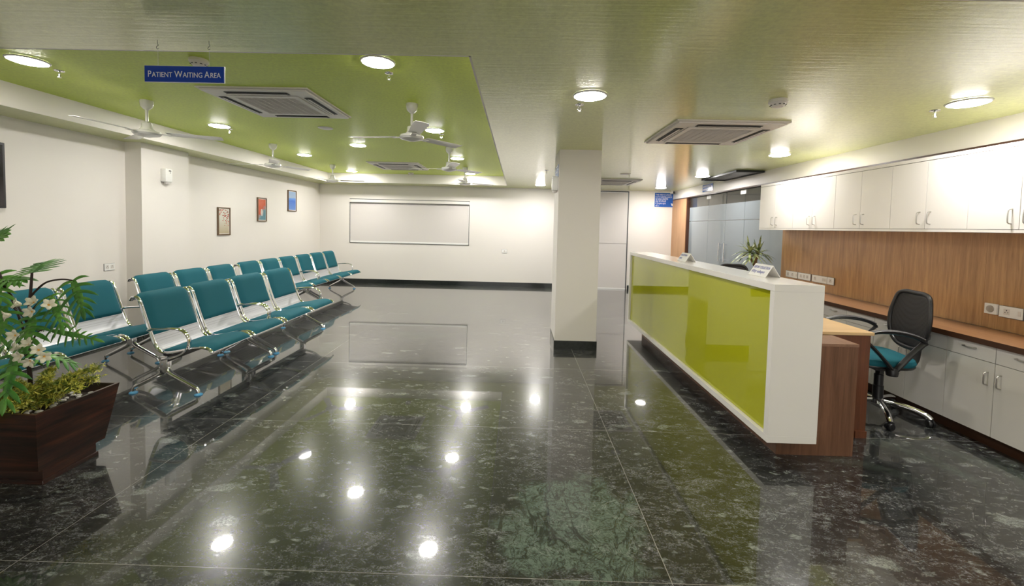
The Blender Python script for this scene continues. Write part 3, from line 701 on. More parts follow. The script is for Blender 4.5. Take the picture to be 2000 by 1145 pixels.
# ------------------------------------------------------------------ right wall joinery
o = thing('wood_backsplash', 'vertical grain teak backsplash panel between cabinets and worktop', 'wall panel', (3.662, 3.6, 0))
ys = [5.93, 4.62, 3.36, 2.10, 1.2]
for a, b in zip(ys, ys[1:]): MB().box(-0.006-0.006, 0.014, b+0.0008-3.6, a-0.0008-3.6, 0.752, 1.50).build('veneer_board', M['teak'], o)
tag(MB().box(3.215, 3.644, 1.2, 5.93, 0.713, 0.750).box(3.212, 3.2155, 1.2, 5.93, 0.711, 0.7495, mi=1).build('worktop', [M['teaktop'], M['edge']]), 'long teak worktop with dark edge running under the backsplash', 'worktop')
HB = dict(r=0.0045)
def handle_v(x, y, z0, z1, out=0.028):
    return MB().tube([(x, y, z0), (x-out*0.75, y, z0+0.004), (x-out, y, z0+0.018), (x-out, y, z1-0.018), (x-out*0.75, y, z1-0.004), (x, y, z1)], 0.0042, 8, smooth=2)
def handle_h(x, y0, y1, z, out=0.028):
    return MB().tube([(x, y0, z), (x-out*0.75, y0+0.004, z), (x-out, y0+0.016, z), (x-out, y1-0.016, z), (x-out*0.75, y1-0.004, z), (x, y1, z)], 0.0042, 8, smooth=2)
# wall cabinets: each unit two doors
WU = [(5.89, 5.18), (5.18, 4.507), (4.507, 3.837), (3.837, 3.183), (3.183, 2.53), (2.53, 1.87)]
WL = ['white wall cabinet farthest left, beside the frosted glass', 'second white wall cabinet from the left, under the warm downlight', 'third white wall cabinet from the left, above the small sockets',
      'fourth white wall cabinet from the left, behind the office chair', 'white wall cabinet at the right edge of the photo', 'white wall cabinet beyond the right edge of the photo']
CX = 3.30
for (a, b), lb in zip(WU, WL):
    o = thing('wall_cabinet', lb, 'cabinet', (CX, (a+b)/2, 1.484), 0, 'row of white wall cabinets'); h = (a-b)/2; H = 0.606
    MB().box(0.018, 0.343, -h+0.0005, h-0.0005, 0, H).box(0.0, 0.018, -h+0.0005, h-0.0005, 0, 0.020).box(0.0, 0.018, -h+0.0005, h-0.0005, H-0.028, H).build('carcass', M['whitelam'], o)
    MB().box(0.016, 0.0178, -h+0.001, h-0.001, 0.021, H-0.029).build('painted_gap_shade', M['gap'], o)  # dark sheet behind the doors paints the shade in their gaps
    for s_ in (-1, 1):
        y0, y1 = (0.0022, h-0.0028) if s_ > 0 else (-h+0.0028, -0.0022)
        d = MB().box(-0.001, 0.0155, y0, y1, 0.0235, H-0.033).build('door', M['whitelam'], o)
        handle_v(-0.001, s_*0.045, 0.06, 0.16).build('handle', M['steel'], d, True)
# base cabinets: two drawers over two doors
e = 3.218; BU = [(e+k*0.656+0.656, e+k*0.656) for k in range(3, -4, -1)]
BL = ['white base unit farthest left under the worktop, beside the glass', 'second white base unit from the left, behind the counter', 'third white base unit from the left, behind the desk',
      'white base unit directly behind the office chair', 'white base unit right of the office chair with two visible door pulls', 'white base unit at the right edge, mostly out of view', 'white base unit behind the camera line']
FX = 3.25
for (a, b), lb in zip(BU, BL):
    a = min(a, 5.93)
    o = thing('base_cabinet', lb, 'cabinet', (FX, (a+b)/2, 0), 0, 'row of white base cabinets'); h = (a-b)/2
    MB().box(0.018, 0.39, -h+0.0005, h-0.0005, 0.088, 0.7105).build('carcass', M['whitelam'], o)
    MB().box(0.016, 0.0178, -h+0.001, h-0.001, 0.089, 0.7095).build('painted_gap_shade', M['gap'], o)  # dark sheet painting the shade between drawers and doors
    MB().box(0.05, 0.39, -h+0.0005, h-0.0005, 0.0, 0.0875).build('plinth', M['edge'], o)
    for s_ in (-1, 1):
        y0, y1 = (0.0024, h-0.0026) if s_ > 0 else (-h+0.0026, -0.0024)
        d = MB().box(0, 0.0155, y0, y1, 0.5965, 0.708).build('drawer', M['whitelam'], o)
        c = (y0+y1)/2; handle_h(0, c-0.04, c+0.04, 0.668).build('handle', M['steel'], d, True)
        d = MB().box(0, 0.0155, y0, y1, 0.0895, 0.5925).build('door', M['whitelam'], o)
        handle_v(0, s_*0.04, 0.435, 0.525).build('handle', M['steel'], d, True)

# ------------------------------------------------------------------ reception counter
cx0, cx1, cy0, cy1, cz0, cz1 = 1.583, 1.888, 2.622, 6.03, 0.136, 1.131
o = thing('reception_counter', 'long white reception counter with lime green glass front', 'reception counter', (1.75, 4.3, 0))
ox, oy = 1.75, 4.3
def B(mb, a, b, c, d, e_, f, **k): return mb.box(a-ox, b-ox, c-oy, d-oy, e_, f, **k)
F = 0.044
mb = MB()
B(mb, cx0, cx1, cy0, cy1, cz1-F, cz1, bev=0.0015); B(mb, cx0, cx1, cy0, cy1, cz0, cz0+F, bev=0.0015)
B(mb, cx0, cx1, cy0, cy0+F, cz0+F, cz1-F); B(mb, cx0, cx1, cy1-F, cy1, cz0+F, cz1-F); B(mb, cx0+0.06, cx1, cy0+F, cy1-F, cz0+F, cz1-F)
mb.build('counter_shell', M['corian'], o)
B(MB(), cx0+0.026, cx0+0.034, cy0+F+0.002, cy1-F-0.002, cz0+F+0.002, cz1-F-0.002).build('front_panel', M['greenglass'], o)
B(MB(), 1.72, 1.886, 2.99, 5.78, 0, cz0-0.0005).build('plinth', M['walnut'], o)
mb = MB(); B(mb, 1.718, 2.213, 2.745, 2.985, 0, cz0-0.0005); B(mb, cx1+0.001, 2.213, 2.745, 2.985, cz0-0.0005, 0.722); mb.build('end_cabinet', M['walnut'], o)
B(MB(), cx1+0.001, 2.215, 2.743, 2.985, 0.7225, 0.740).build('end_cabinet_top', M['walnuttop'], o)
# desks behind the counter
def desk(y0, y1, label):
    o = thing('office_desk', label, 'desk', (2.21, (y0+y1)/2, 0)); h = (y1-y0)/2
    MB().box(-0.315, 0.315, -h, h, 0.738, 0.760, 0.003).build('desk_top', M['beech'], o)
    for s_ in (-1, 1):
        y = s_*(h-0.02)
        MB().box(-0.30, 0.295, y-0.012, y+0.012, 0.0, 0.737).build('side_panel', M['mahog'], o)
        MB().box(0.22, 0.30, y-0.02, y+0.02, 0.0, 0.05).build('foot_block', M['mahog'], o)
    MB().box(-0.28, -0.26, -h+0.04, h-0.04, 0.2, 0.735).build('modesty_panel', M['mahog'], o)
    MB().box(0.27, 0.29, -h+0.035, h-0.035, 0.64, 0.735).build('apron', M['mahog'], o)
desk(3.0, 4.42, 'beech topped office desk behind the near end of the counter')
desk(4.46, 5.88, 'beech topped office desk hidden behind the far half of the counter')
# tent cards
def tent(x, y, label, lines, rz=0.0):
    o = thing('tent_card', label, 'name plate', (x, y, cz1), rz); L, Wd, H = 0.22, 0.11, 0.085; tk = 0.004
    for s_ in (-1, 1):
        MB().prism([(s_*Wd/2, -L/2, 0.0005), (s_*(Wd/2-tk), -L/2, 0.0005), (0, -L/2, H-tk), (0, -L/2, H)][::s_], (0, L, 0)).build('face', M['white'], o)
    ang = math.atan2(H, Wd/2)
    R = Matrix.Rotation(-PI/2, 4, 'Z') @ Matrix.Rotation(ang, 4, 'X')
    for i, s in enumerate(lines):
        f = (0.62, 0.25)[i]
        loc = (-Wd/2*(1-f)-0.0008, L/2-0.012, H*f+0.0006)
        t_, wd = text_mesh('lettering', s, 0.030 if i == 0 else 0.027, M['ink'], o, loc, (0, 0, 0), 0.0003)
        sx = min(1.0, (L-0.024)/max(wd, 1e-4)); t_.rotation_euler = R.to_euler(); t_.scale = (sx, 1, 1)
tent(1.80, 3.12, 'white tent card with blue writing near the close end of the counter', ('REPORT COLLECTION', 'रिपोर्ट कलेक्शन'))
tent(1.75, 4.43, 'smaller looking white tent card farther along the counter top', ('RECEPTION', 'स्वागत'))

# ------------------------------------------------------------------ office chair (faces local -x)
def office_chair(label):
    o = thing('office_chair', label, 'office chair', group='black mesh office chairs with teal seats')
    base = MB(); base.lathe([(0.045, 0.10), (0.045, 0.135), (0.03, 0.145)]).build('base_hub', M['chrome'], o, True)
    for k in range(5):
        a = math.radians(-106+72*k); c, s_ = math.cos(a), math.sin(a)
        P = [(0.03*c, 0.03*s_, 0.125), (0.12*c, 0.12*s_, 0.122), (0.22*c, 0.22*s_, 0.108), (0.285*c, 0.285*s_, 0.085), (0.31*c, 0.31*s_, 0.062)]
        lg = MB().tube(P, 0.019, 10, ry=0.013, smooth=3).build('base_leg', M['chrome'], o, True)
        ca = a+0.6; cc, cs = math.cos(ca), math.sin(ca)
        mb = MB(); mb.lathe([(0.004, -0.024), (0.024, -0.022), (0.028, -0.016), (0.028, -0.006), (0.02, -0.004), (0.02, 0.004), (0.028, 0.006), (0.028, 0.016), (0.024, 0.022), (0.004, 0.024)], n=18, axis='X')
        mb.box(-0.02, 0.02, -0.006, 0.02, 0.004, 0.034, 0.006)
        mb.bm.transform(Matrix.Translation((0.31*c, 0.31*s_, 0.0285)) @ Matrix.Rotation(ca, 4, 'Z'))
        mb.build('caster', M['black'], o, True)
    MB().lathe([(0.034, 0.12), (0.036, 0.24), (0.031, 0.245), (0.031, 0.33), (0.024, 0.335), (0.024, 0.42)]).box(-0.015, 0.015, -0.034, -0.02, 0.34, 0.37).build('gas_column', M['black'], o, True)
    MB().box(-0.13, 0.13, -0.1, 0.1, 0.41, 0.43, 0.006).box(-0.05, 0.05, -0.16, 0.16, 0.40, 0.42, 0.004).build('seat_plate', M['black'], o)
    # seat cushion: rounded superellipse loft
    def sup(a, b, z, n=36, e_=3.2, ox_=0):
        return [(ox_+a*abs(math.cos(t))**(2/e_)*(1 if math.cos(t) >= 0 else -1), b*abs(math.sin(t))**(2/e_)*(1 if math.sin(t) >= 0 else -1), z) for t in [2*PI*k/n for k in range(n)]]
    def loft(mb, rings, mi=0):
        R = [[mb.bm.verts.new(p) for p in r] for r in rings]; n = len(R[0])
        for a, b in zip(R, R[1:]):
            for k in range(n): mb.bm.faces.new((a[k], a[(k+1) % n], b[(k+1) % n], b[k])).material_index = mi
        mb.bm.faces.new(R[0][::-1]).material_index = mi; mb.bm.faces.new(R[-1]).material_index = mi
        return mb
    loft(MB(), [sup(0.20, 0.20, 0.428), sup(0.232, 0.235, 0.435), sup(0.24, 0.245, 0.45), sup(0.238, 0.243, 0.455)]).build('seat_shell', M['black'], o, True)
    loft(MB(), [sup(0.236, 0.241, 0.4555), sup(0.243, 0.248, 0.475), sup(0.235, 0.24, 0.50), sup(0.20, 0.205, 0.515), sup(0.10, 0.10, 0.518)]).build('seat_cushion', M['teal'], o, True)
    # backrest frame: curved, in y-z, offset in x
    def bx(z, y): return 0.265+0.10*max(0, (z-0.55))**1.2+0.02-0.28*y*y*1.2
    outline = []
    ctrl = [(0.0, 1.0), (0.10, 1.0), (0.165, 0.975), (0.195, 0.90), (0.215, 0.80), (0.205, 0.70), (0.165, 0.62), (0.10, 0.575), (0, 0.565)]
    pts = spline([(0, y, z) for (y, z) in ctrl], 4)
    full = pts + [Vector((0, -p.y, p.z)) for p in reversed(pts[1:-1])]
    ring = [Vector((bx(p.z, p.y), p.y, p.z)) for p in full]
    MB().tube(ring+[ring[0]], 0.0135, 8, ry=0.017, cap=False).build('back_frame', M['black'], o, True)
    mb = MB(); hgt = [min(0.995, 0.57+0.43*i/14) for i in range(15)]; cols = 12; rows = []
    def halfw(z):
        best = 0
        for p, q in zip(pts, pts[1:]):
            if (p.z-z)*(q.z-z) <= 0 and p.z != q.z: tt = (z-p.z)/(q.z-p.z); best = max(best, p.y+(q.y-p.y)*tt)
        return best
    for z in hgt:
        hw_ = halfw(z); rows.append([mb.bm.verts.new((bx(z, -hw_+2*hw_*j/cols), -hw_+2*hw_*j/cols, z)) for j in range(cols+1)])
    for a, b in zip(rows, rows[1:]):
        for j in range(cols): mb.bm.faces.new((a[j], a[j+1], b[j+1], b[j]))
    bm_o = mb.build('back_mesh', M['mesh'], o, True); sm = bm_o.modifiers.new('thick', 'SOLIDIFY'); sm.thickness = 0.003
    MB().tube([(bx(0.70, 0.2)+0.012, -0.2, 0.70), (bx(0.70, 0.1)+0.022, -0.1, 0.685), (bx(0.70, 0)+0.03, 0, 0.68), (bx(0.70, 0.1)+0.022, 0.1, 0.685), (bx(0.70, 0.2)+0.012, 0.2, 0.70)], 0.016, 8, ry=0.03, smooth=3).build('lumbar_bar', M['black'], o, True)
    MB().tube([(0.10, 0, 0.415), (0.24, 0, 0.418), (0.30, 0, 0.45), (0.315, 0, 0.53), (0.325, 0, 0.66)], 0.038, 10, ry=0.016, smooth=4).build('back_post', M['black'], o, True)
    MB().tube([(0.06, 0.10, 0.405), (0.05, 0.2, 0.40), (0.05, 0.26, 0.402)], 0.006, 8).build('lever', M['black'], o, True)
    for s_ in (-1, 1):
        y = s_*0.275
        P = [(-0.005, s_*0.235, 0.425), (-0.005, y, 0.445), (-0.10, y, 0.56), (-0.19, y, 0.655), (-0.205, y, 0.685), (-0.17, y, 0.71), (-0.08, y, 0.725), (0.03, y, 0.722), (0.13, y, 0.70), (0.19, y, 0.665), (0.175, y, 0.65), (0.10, y, 0.56), (0.015, y, 0.445), (0.01, s_*0.235, 0.425)]
        a_ = MB().tube(P, 0.013, 8, ry=0.020, smooth=3).build('armrest', M['black'], o, True)
        MB().tube([(-0.20, y, 0.705), (-0.10, y, 0.736), (0.02, y, 0.737), (0.12, y, 0.716), (0.18, y, 0.69)], 0.008, 8, ry=0.024, smooth=3).build('arm_pad', M['grey'], a_, True)
        MB().lathe([(0.035, 0.40), (0.04, 0.43), (0.03, 0.46)], (0, s_*0.262, 0)).build('arm_mount', M['black'], a_, True)
    return o
ch = office_chair('black mesh-back office chair with teal seat beside the beech desk')
ch.location = (2.93, 3.42, 0); ch.rotation_euler.z = math.radians(-10)
for c_ in ch.children:
    if c_.name.split('.')[0] in ('seat_plate', 'seat_shell', 'seat_cushion', 'back_frame', 'back_mesh', 'lumbar_bar', 'back_post', 'lever', 'armrest'): c_.location.x -= 0.07
    if c_.name.split('.')[0] in ('back_frame', 'back_mesh', 'lumbar_bar'): c_.location.x -= 0.035
c2 = copy_tree(ch); c2['label'] = 'second black mesh office chair, only its top edge seen over the counter'; c2.location = (2.87, 5.50, 0); c2.rotation_euler.z = math.radians(88)

# ------------------------------------------------------------------ waiting benches
PROF = [(-0.262, 0.775), (-0.252, 0.80), (-0.225, 0.808), (-0.195, 0.785), (-0.165, 0.70), (-0.13, 0.59), (-0.09, 0.475), (-0.055, 0.395), (-0.015, 0.36), (0.04, 0.353), (0.13, 0.368), (0.24, 0.392), (0.32, 0.402), (0.375, 0.392), (0.405, 0.362)]
PR = spline([(x, 0, z) for x, z in PROF], 4)
LEN = [0]
for a, b in zip(PR, PR[1:]): LEN.append(LEN[-1]+(b-a).length)
def seg(s0, s1, n):
    out = []
    for i in range(n+1):
        s_ = s0+(s1-s0)*i/n
        for j in range(len(PR)-1):
            if LEN[j+1] >= s_-1e-9:
                t_ = (s_-LEN[j])/(LEN[j+1]-LEN[j]); p = PR[j].lerp(PR[j+1], t_); d = (PR[j+1]-PR[j]).normalized(); break
        out.append((p, Vector((-d.z, 0, d.x)) * -1 if False else Vector((-d.z, 0, d.x))))
    return out
def pad(y0, y1, s0, s1, t_, n=26, m_=12):
    mb = MB(); S = seg(s0, s1, n); top = []; bot = []
    for i, (p, nn) in enumerate(S):
        if nn.z < 0 and i < 0: nn = -nn
        u = 2*i/n-1; eu = (1-abs(u)**8)**0.5
        for j in range(m_+1):
            q = 2*j/m_-1; ev = (1-abs(q)**8)**0.5
            h = 0.004+(t_-0.004)*eu*ev
            y = y0+(y1-y0)*j/m_
            top.append(mb.bm.verts.new(Vector((p.x, y, p.z))+nn*h)); bot.append(mb.bm.verts.new(Vector((p.x, y, p.z))+nn*0.0025))
    W_ = m_+1
    for i in range(n):
        for j in range(m_):
            a = i*W_+j; mb.bm.faces.new((top[a], top[a+1], top[a+W_+1], top[a+W_])); mb.bm.faces.new((bot[a], bot[a+W_], bot[a+W_+1], bot[a+1]))
        for j in (0, m_): a = i*W_+j; mb.bm.faces.new((top[a], top[a+W_], bot[a+W_], bot[a]))
    for i in (0, n):
        for j in range(m_): a = i*W_+j; mb.bm.faces.new((top[a], bot[a], bot[a+1], top[a+1]))
    return mb
TOT = LEN[-1]
SEATBOT = 0.015; BACKEND = 0.405; SEATSTART = 0.555
def bench(n, L, label, group, gap=0.05, first=None):
    o = thing('waiting_bench', label, 'bench', group=group)
    pitch = L/n
    MB().box(-0.03, 0.03, 0.03, L-0.03, 0.272, 0.325, 0.006).build('beam', M['darkmetal'], o)
    for k in range(n):
        a, b = k*pitch+gap/2, (k+1)*pitch-gap/2
        mb = MB(); S = seg(0.0, TOT, 60); W_ = 2; vt = []; vb = []
        for (p, nn) in S:
            for y in (a+0.008, b-0.008):
                vt.append(mb.bm.verts.new(Vector((p.x, y, p.z))+nn*0.001)); vb.append(mb.bm.verts.new(Vector((p.x, y, p.z))-nn*0.001))
        for i in range(60):
            q = i*2; mb.bm.faces.new((vt[q], vt[q+1], vt[q+3], vt[q+2])); mb.bm.faces.new((vb[q], vb[q+2], vb[q+3], vb[q+1]))
            mb.bm.faces.new((vt[q], vt[q+2], vb[q+2], vb[q])); mb.bm.faces.new((vt[q+1], vb[q+1], vb[q+3], vt[q+3]))
        mb.build('seat_shell', M['perf'], o, True)
        pad(a+0.02, b-0.02, 0.012, BACKEND, 0.028).build('back_pad', M['teal'], o, True)
        pad(a+0.02, b-0.02, SEATSTART, TOT-0.004, 0.026).build('seat_pad', M['teal'], o, True)
        for y in (a, b):
            pts = [Vector((p.x, y, p.z)) for p, _ in seg(0, TOT, 34)]
            MB().tube(pts, 0.011, 8, ry=0.015).build('side_rail', M['chrome'], o, True)
        MB().box(-0.028, 0.045, a+0.03, b-0.03, 0.326, 0.346).build('seat_bracket', M['darkmetal'], o)
    for y, s_ in ((0.045, -1), (L-0.045, 1)):
        ya = y+s_*0.03
        A = [(-0.112, ya, 0.535), (-0.08, ya, 0.545), (0.0, ya, 0.553), (0.10, ya, 0.555), (0.18, ya, 0.535), (0.222, ya, 0.475), (0.215, ya, 0.405), (0.16, ya, 0.35), (0.08, ya, 0.318), (0.0, ya, 0.300)]
        MB().tube(A, 0.011, 10, ry=0.020, smooth=4).build('armrest', M['chrome'], o, True)
        lg = MB()
        lg.box(-0.028, 0.028, y-0.028, y+0.028, 0.185, 0.325, 0.004)
        for d in (-1, 1):
            lg.tube([(d*0.004, y, 0.225), (d*0.03, y, 0.180), (d*0.10, y, 0.138), (d*0.225, y, 0.072), (d*0.262, y, 0.048), (d*0.272, y, 0.014)], (0.024, 0.013), 10, smooth=3)
        lg = lg.build('leg', M['chrome'], o, True)
        for d in (-1, 1):
            MB().lathe([(0.030, 0.0), (0.030, 0.007), (0.018, 0.014), (0.012, 0.018)], (d*0.272, y, 0)).build('foot_pad', M['bluefoot'], lg, True)
    return o
G1 = 'teal benches in the front row'; G2 = 'teal benches along the left wall'
bf = bench(2, 1.12, 'two-seat teal bench nearest the camera in the front row', G1); bf.location = (-2.88, 3.365, 0)
b2 = copy_tree(bf); b2['label'] = 'two-seat teal bench directly behind the nearest front-row bench'; b2.location = (-2.89, 4.505, 0); b2.scale = (1, 1.08, 1)
bw = bench(3, 1.60, 'teal bench at the left edge, partly behind the planter', G2); bw.location = (-3.85, 2.60, 0)
for i, (y, lb) in enumerate(((4.39, 'three-seat teal bench by the wall column, behind the nearest bench'), (6.06, 'three-seat teal bench under the petal picture, third along the wall'), (7.68, 'three-seat teal bench farthest away, near the far left corner'))):
    b = copy_tree(bw); b['label'] = lb; b.location = (-3.85, y, 0)

# ------------------------------------------------------------------ planter with artificial plants
PCX, PCY = -2.70, 2.345
o = thing('planter_box', 'dark red-brown flared wooden planter in the left foreground', 'planter', (PCX, PCY, 0))
def frust(mb, a, z): return [mb.bm.verts.new((sx*a, sy*a, z)) for sx, sy in ((-1, -1), (1, -1), (1, 1), (-1, 1))]
mb = MB()
lo = frust(mb, 0.182, 0.088); hi = frust(mb, 0.232, 0.42); hi2 = frust(mb, 0.217, 0.42); li = frust(mb, 0.203, 0.355)
for k in range(4):
    j = (k+1) % 4
    mb.bm.faces.new((lo[k], lo[j], hi[j], hi[k])); mb.bm.faces.new((hi[k], hi[j], hi2[j], hi2[k])); mb.bm.faces.new((hi2[k], hi2[j], li[j], li[k]))
mb.bm.faces.new(lo[::-1]); mb.bm.faces.new(li)
mb.build('planter_body', M['planter'], o)
MB().box(-0.162, 0.162, -0.145, 0.145, 0.0, 0.0875).build('plinth', M['planter'], o)
MB().box(-0.170, 0.170, -0.153, 0.153, 0.0, 0.022, 0.002).build('plinth_trim', M['planter'], o)
MB().box(-0.203, 0.203, -0.203, 0.203, 0.3555, 0.362).build('soil', M['soil'], o)
P0 = Vector((PCX, PCY, 0))
# pebbles
def pebble(r):
    mb = MB(); bmesh.ops.create_icosphere(mb.bm, subdivisions=2, radius=r)
    for v in mb.bm.verts: v.co = Vector((v.co.x*1.25, v.co.y, v.co.z*0.62))*(1+random.uniform(-0.08, 0.08))
    return mb.build('pebble', M['pebble'], None, True)
pb = pebble(0.014); tag(pb, 'white pebble lying on the soil of the planter', 'pebble', 'white pebbles in the planter')
sp = []
while len(sp) < 40:
    x, y = random.uniform(-0.06, 0.185), random.uniform(-0.185, 0.185)
    if all((x-a)**2+(y-b)**2 > 0.031**2 for a, b in sp): sp.append((x, y))
for i, (x, y) in enumerate(sp):
    q = pb if i == 0 else pb.copy()
    if i: C.objects.link(q)
    q.location = P0+Vector((x, y, 0.3705)); q.rotation_euler.z = random.uniform(0, PI); s_ = random.uniform(0.8, 1.15); q.scale = (s_, s_, min(1, s_))
# split-leaf plant
def split_leaf(base, tip, width, lobes=5, droop=0.12, curl=0.15, seed=0, side=None):
    """one deeply cut leaf: midrib from base to tip with fingers on both sides and a centre web"""
    rnd = random.Random(seed); base, tip = Vector(base), Vector(tip); L = (tip-base).length; d = (tip-base).normalized()
    sd = Vector(side).normalized() if side else d.cross(Vector((0, 0, 1))).normalized()
    sd = (sd-d*sd.dot(d)).normalized(); up = sd.cross(d).normalized()
    if up.z < 0: up = -up
    mb = MB()
    def P(u, v): # u along, v sideways (metres)
        return base+d*(u*L)+sd*v+up*(-droop*L*u*u - curl*abs(v)**1.3*1.4)
    def strip(pts, w0, fold):
        n = len(pts); A = []; 
        for i, (p, nrm, lat) in enumerate(pts):
            t_ = i/(n-1); w_ = w0*(0.55+1.1*t_)*(1-t_**3)+0.0006
            A.append((mb.bm.verts.new(p-lat*w_+nrm*fold*w_), mb.bm.verts.new(p), mb.bm.verts.new(p+lat*w_+nrm*fold*w_)))
        for a, b in zip(A, A[1:]):
            mb.bm.faces.new((a[0], a[1], b[1], b[0])); mb.bm.faces.new((a[1], a[2], b[2], b[1]))
    # web
    n = 10; rows = []
    for i in range(n+1):
        u = i/n*0.92; hw_ = width*0.22*math.sin(PI*min(1, (u+0.12)))**0.7
        rows.append([mb.bm.verts.new(P(u, s_*hw_)) for s_ in (-1, -0.4, 0, 0.4, 1)])
    for a, b in zip(rows, rows[1:]):
        for j in range(4): mb.bm.faces.new((a[j], a[j+1], b[j+1], b[j]))
    # fingers
    for s_ in (-1, 1):
        for k in range(lobes):
            u = 0.04+0.80*k/(lobes-1); ln = width*(0.62+0.38*math.sin(PI*min(1, u+0.25)))*rnd.uniform(0.85, 1.12); fw = (0.9-1.15*u if u < 0.3 else 0.55)+rnd.uniform(-.1, .1)
            fwd = -0.45+1.7*u
            dirv = (sd*s_*1.0+d*fwd).normalized()
            pts = []
            for i in range(6):
                t_ = i/5; p = P(u, 0)+dirv*ln*t_+d*(0.10*ln*t_*t_)-Vector((0, 0, 1))*(curl*1.1*ln*t_*t_)-up*(droop*0.35*ln*t_)
                pts.append((p, up, (d-dirv*d.dot(dirv)).normalized()))
            strip(pts, width*0.088*rnd.uniform(0.85, 1.2), 0.12)
    pts = [(P(0.85+0.25*i/5, 0)-Vector((0, 0, 1))*curl*0.05*(i/5)**2, up, sd) for i in range(6)]
    strip(pts, width*0.12, 0.15)
    return mb
sp_o = thing('split_leaf_plant', 'tall artificial split-leaf plant with cream flowers in the planter', 'plant', (-2.742, 2.35, 0.362))
T = Vector((-2.742, 2.35, 0.362))
def Lc(p): return Vector(p)-T
def stem(pts, r0, r1, name='stem'): MB().tube([Lc(p) for p in pts], (r0, r1), 8, smooth=4).build(name, M['stem'], sp_o, True)
stem([(-2.745, 2.34, 0.33), (-2.740, 2.32, 0.675), (-2.727, 2.32, 0.821), (-2.727, 2.32, 0.937), (-2.716, 2.32, 1.038), (-2.707, 2.32, 1.13)], 0.011, 0.0055)
stem([(-2.722, 2.32, 0.985), (-2.693, 2.32, 1.024), (-2.627, 2.32, 1.078), (-2.54, 2.32, 1.097), (-2.479, 2.32, 1.093)], 0.006, 0.004)
stem([(-2.727, 2.32, 0.90), (-2.674, 2.32, 0.961), (-2.606, 2.32, 1.003)], 0.006, 0.004)
stem([(-2.735, 2.32, 0.72), (-2.80, 2.31, 0.95), (-2.87, 2.30, 1.13), (-2.93, 2.30, 1.26)], 0.007, 0.004)
stem([(-2.73, 2.32, 0.82), (-2.80, 2.30, 1.0), (-2.90, 2.30, 1.10)], 0.006, 0.004)
stem([(-2.735, 2.32, 0.70), (-2.67, 2.31, 0.80), (-2.597, 2.30, 0.815)], 0.005, 0.003)
stem([(-2.738, 2.32, 0.60), (-2.75, 2.31, 0.67), (-2.766, 2.30, 0.683)], 0.005, 0.003)
stem([(-2.735, 2.32, 0.80), (-2.70, 2.31, 0.87), (-2.679, 2.30, 0.89)], 0.005, 0.003)
stem([(-2.73, 2.32, 0.85), (-2.79, 2.30, 0.93), (-2.834, 2.30, 0.944)], 0.005, 0.003)
LEAVES = [ # base, tip, width, lobes, droop, curl, side
    ((-2.707, 2.32, 1.13), (-2.80, 2.46, 1.175), 0.125, 7, 0.0, 0.05, (1, 0.3, 0.25)),
    ((-2.479, 2.32, 1.095), (-2.377, 2.28, 0.915), 0.105, 6, 0.0, 0.35, (0.75, 0.2, 0.55)),
    ((-2.606, 2.32, 1.005), (-2.455, 2.24, 0.845), 0.085, 6, 0.0, 0.5, (0.6, 0.5, 0.6)),
    ((-2.597, 2.30, 0.815), (-2.298, 2.27, 0.777), 0.062, 8, 0.05, 0.15, (0.1, 0.35, 0.9)),
    ((-2.679, 2.29, 0.89), (-2.60, 2.19, 0.745), 0.125, 6, 0.0, 0.3, (1, 0.1, 0.1)),
    ((-2.70, 2.22, 0.70), (-2.62, 2.10, 0.46), 0.125, 6, 0.0, 0.3, (1, 0.1, 0.0)),
    ((-3.00, 2.30, 1.25), (-2.86, 2.34, 1.36), 0.125, 9, 0.0, 0.1, (-0.5, 0.6, 0.5)),
    ((-2.90, 2.30, 1.107), (-2.80, 2.24, 0.98), 0.125, 6, 0.0, 0.3, (0.8, 0.3, 0.4)),
    ((-2.88, 2.31, 1.10), (-2.725, 2.30, 1.09), 0.10, 7, 0.0, 0.3, (0.1, 1, 0.3)),
    ((-2.834, 2.29, 0.944), (-2.785, 2.22, 0.766), 0.12, 6, 0.0, 0.3, (1, 0.2, 0.1)),
    ((-2.74, 2.34, 0.66), (-2.90, 2.34, 0.56), 0.12, 6, 0.1, 0.3, (0.2, 1, 0)),
    ((-2.72, 2.34, 0.68), (-2.57, 2.42, 0.60), 0.10, 6, 0.1, 0.3, (0.3, -1, 0)),
    ((-2.76, 2.33, 0.80), (-2.88, 2.26, 0.70), 0.12, 6, 0.1, 0.3, (0.5, -1, 0)),
]
for i, (b0, t0, w_, lo_, dr_, cu_, sd_) in enumerate(LEAVES):
    lf = split_leaf(Lc(b0), Lc(t0), w_, lo_, dr_, cu_, i+3, sd_).build('leaf', M['leaf'], sp_o, True)
    sm = lf.modifiers.new('thick', 'SOLIDIFY'); sm.thickness = 0.0012
def flower(c, direction, s_=0.032):
    d = Vector(direction).normalized(); a = d.orthogonal().normalized(); b = d.cross(a); c = Lc(c)
    mb = MB()
    for k in range(5):
        an = 2*PI*k/5; r_v = a*math.cos(an)+b*math.sin(an); tv = d.cross(r_v); R0 = []
        for i in range(5):
            t_ = i/4; w_ = s_*0.42*math.sin(PI*(0.12+0.80*t_))**0.8
            p = c+r_v*s_*(0.06+0.80*t_*t_+0.1*t_)+d*s_*(1.2*t_-0.25*t_*t_)
            R0.append([mb.bm.verts.new(p-tv*w_+d*w_*0.25), mb.bm.verts.new(p), mb.bm.verts.new(p+tv*w_+d*w_*0.25)])
        for p_, q_ in zip(R0, R0[1:]):
            for j in range(2): mb.bm.faces.new((p_[j], p_[j+1], q_[j+1], q_[j]))
    f = mb.build('flower', M['petal'], sp_o, True); sm = f.modifiers.new('thick', 'SOLIDIFY'); sm.thickness = 0.001
    mb = MB(); bmesh.ops.create_icosphere(mb.bm, subdivisions=2, radius=s_*0.17, matrix=Matrix.Translation(c+d*s_*0.2)); mb.build('flower_centre', M['stamen'], f, True)
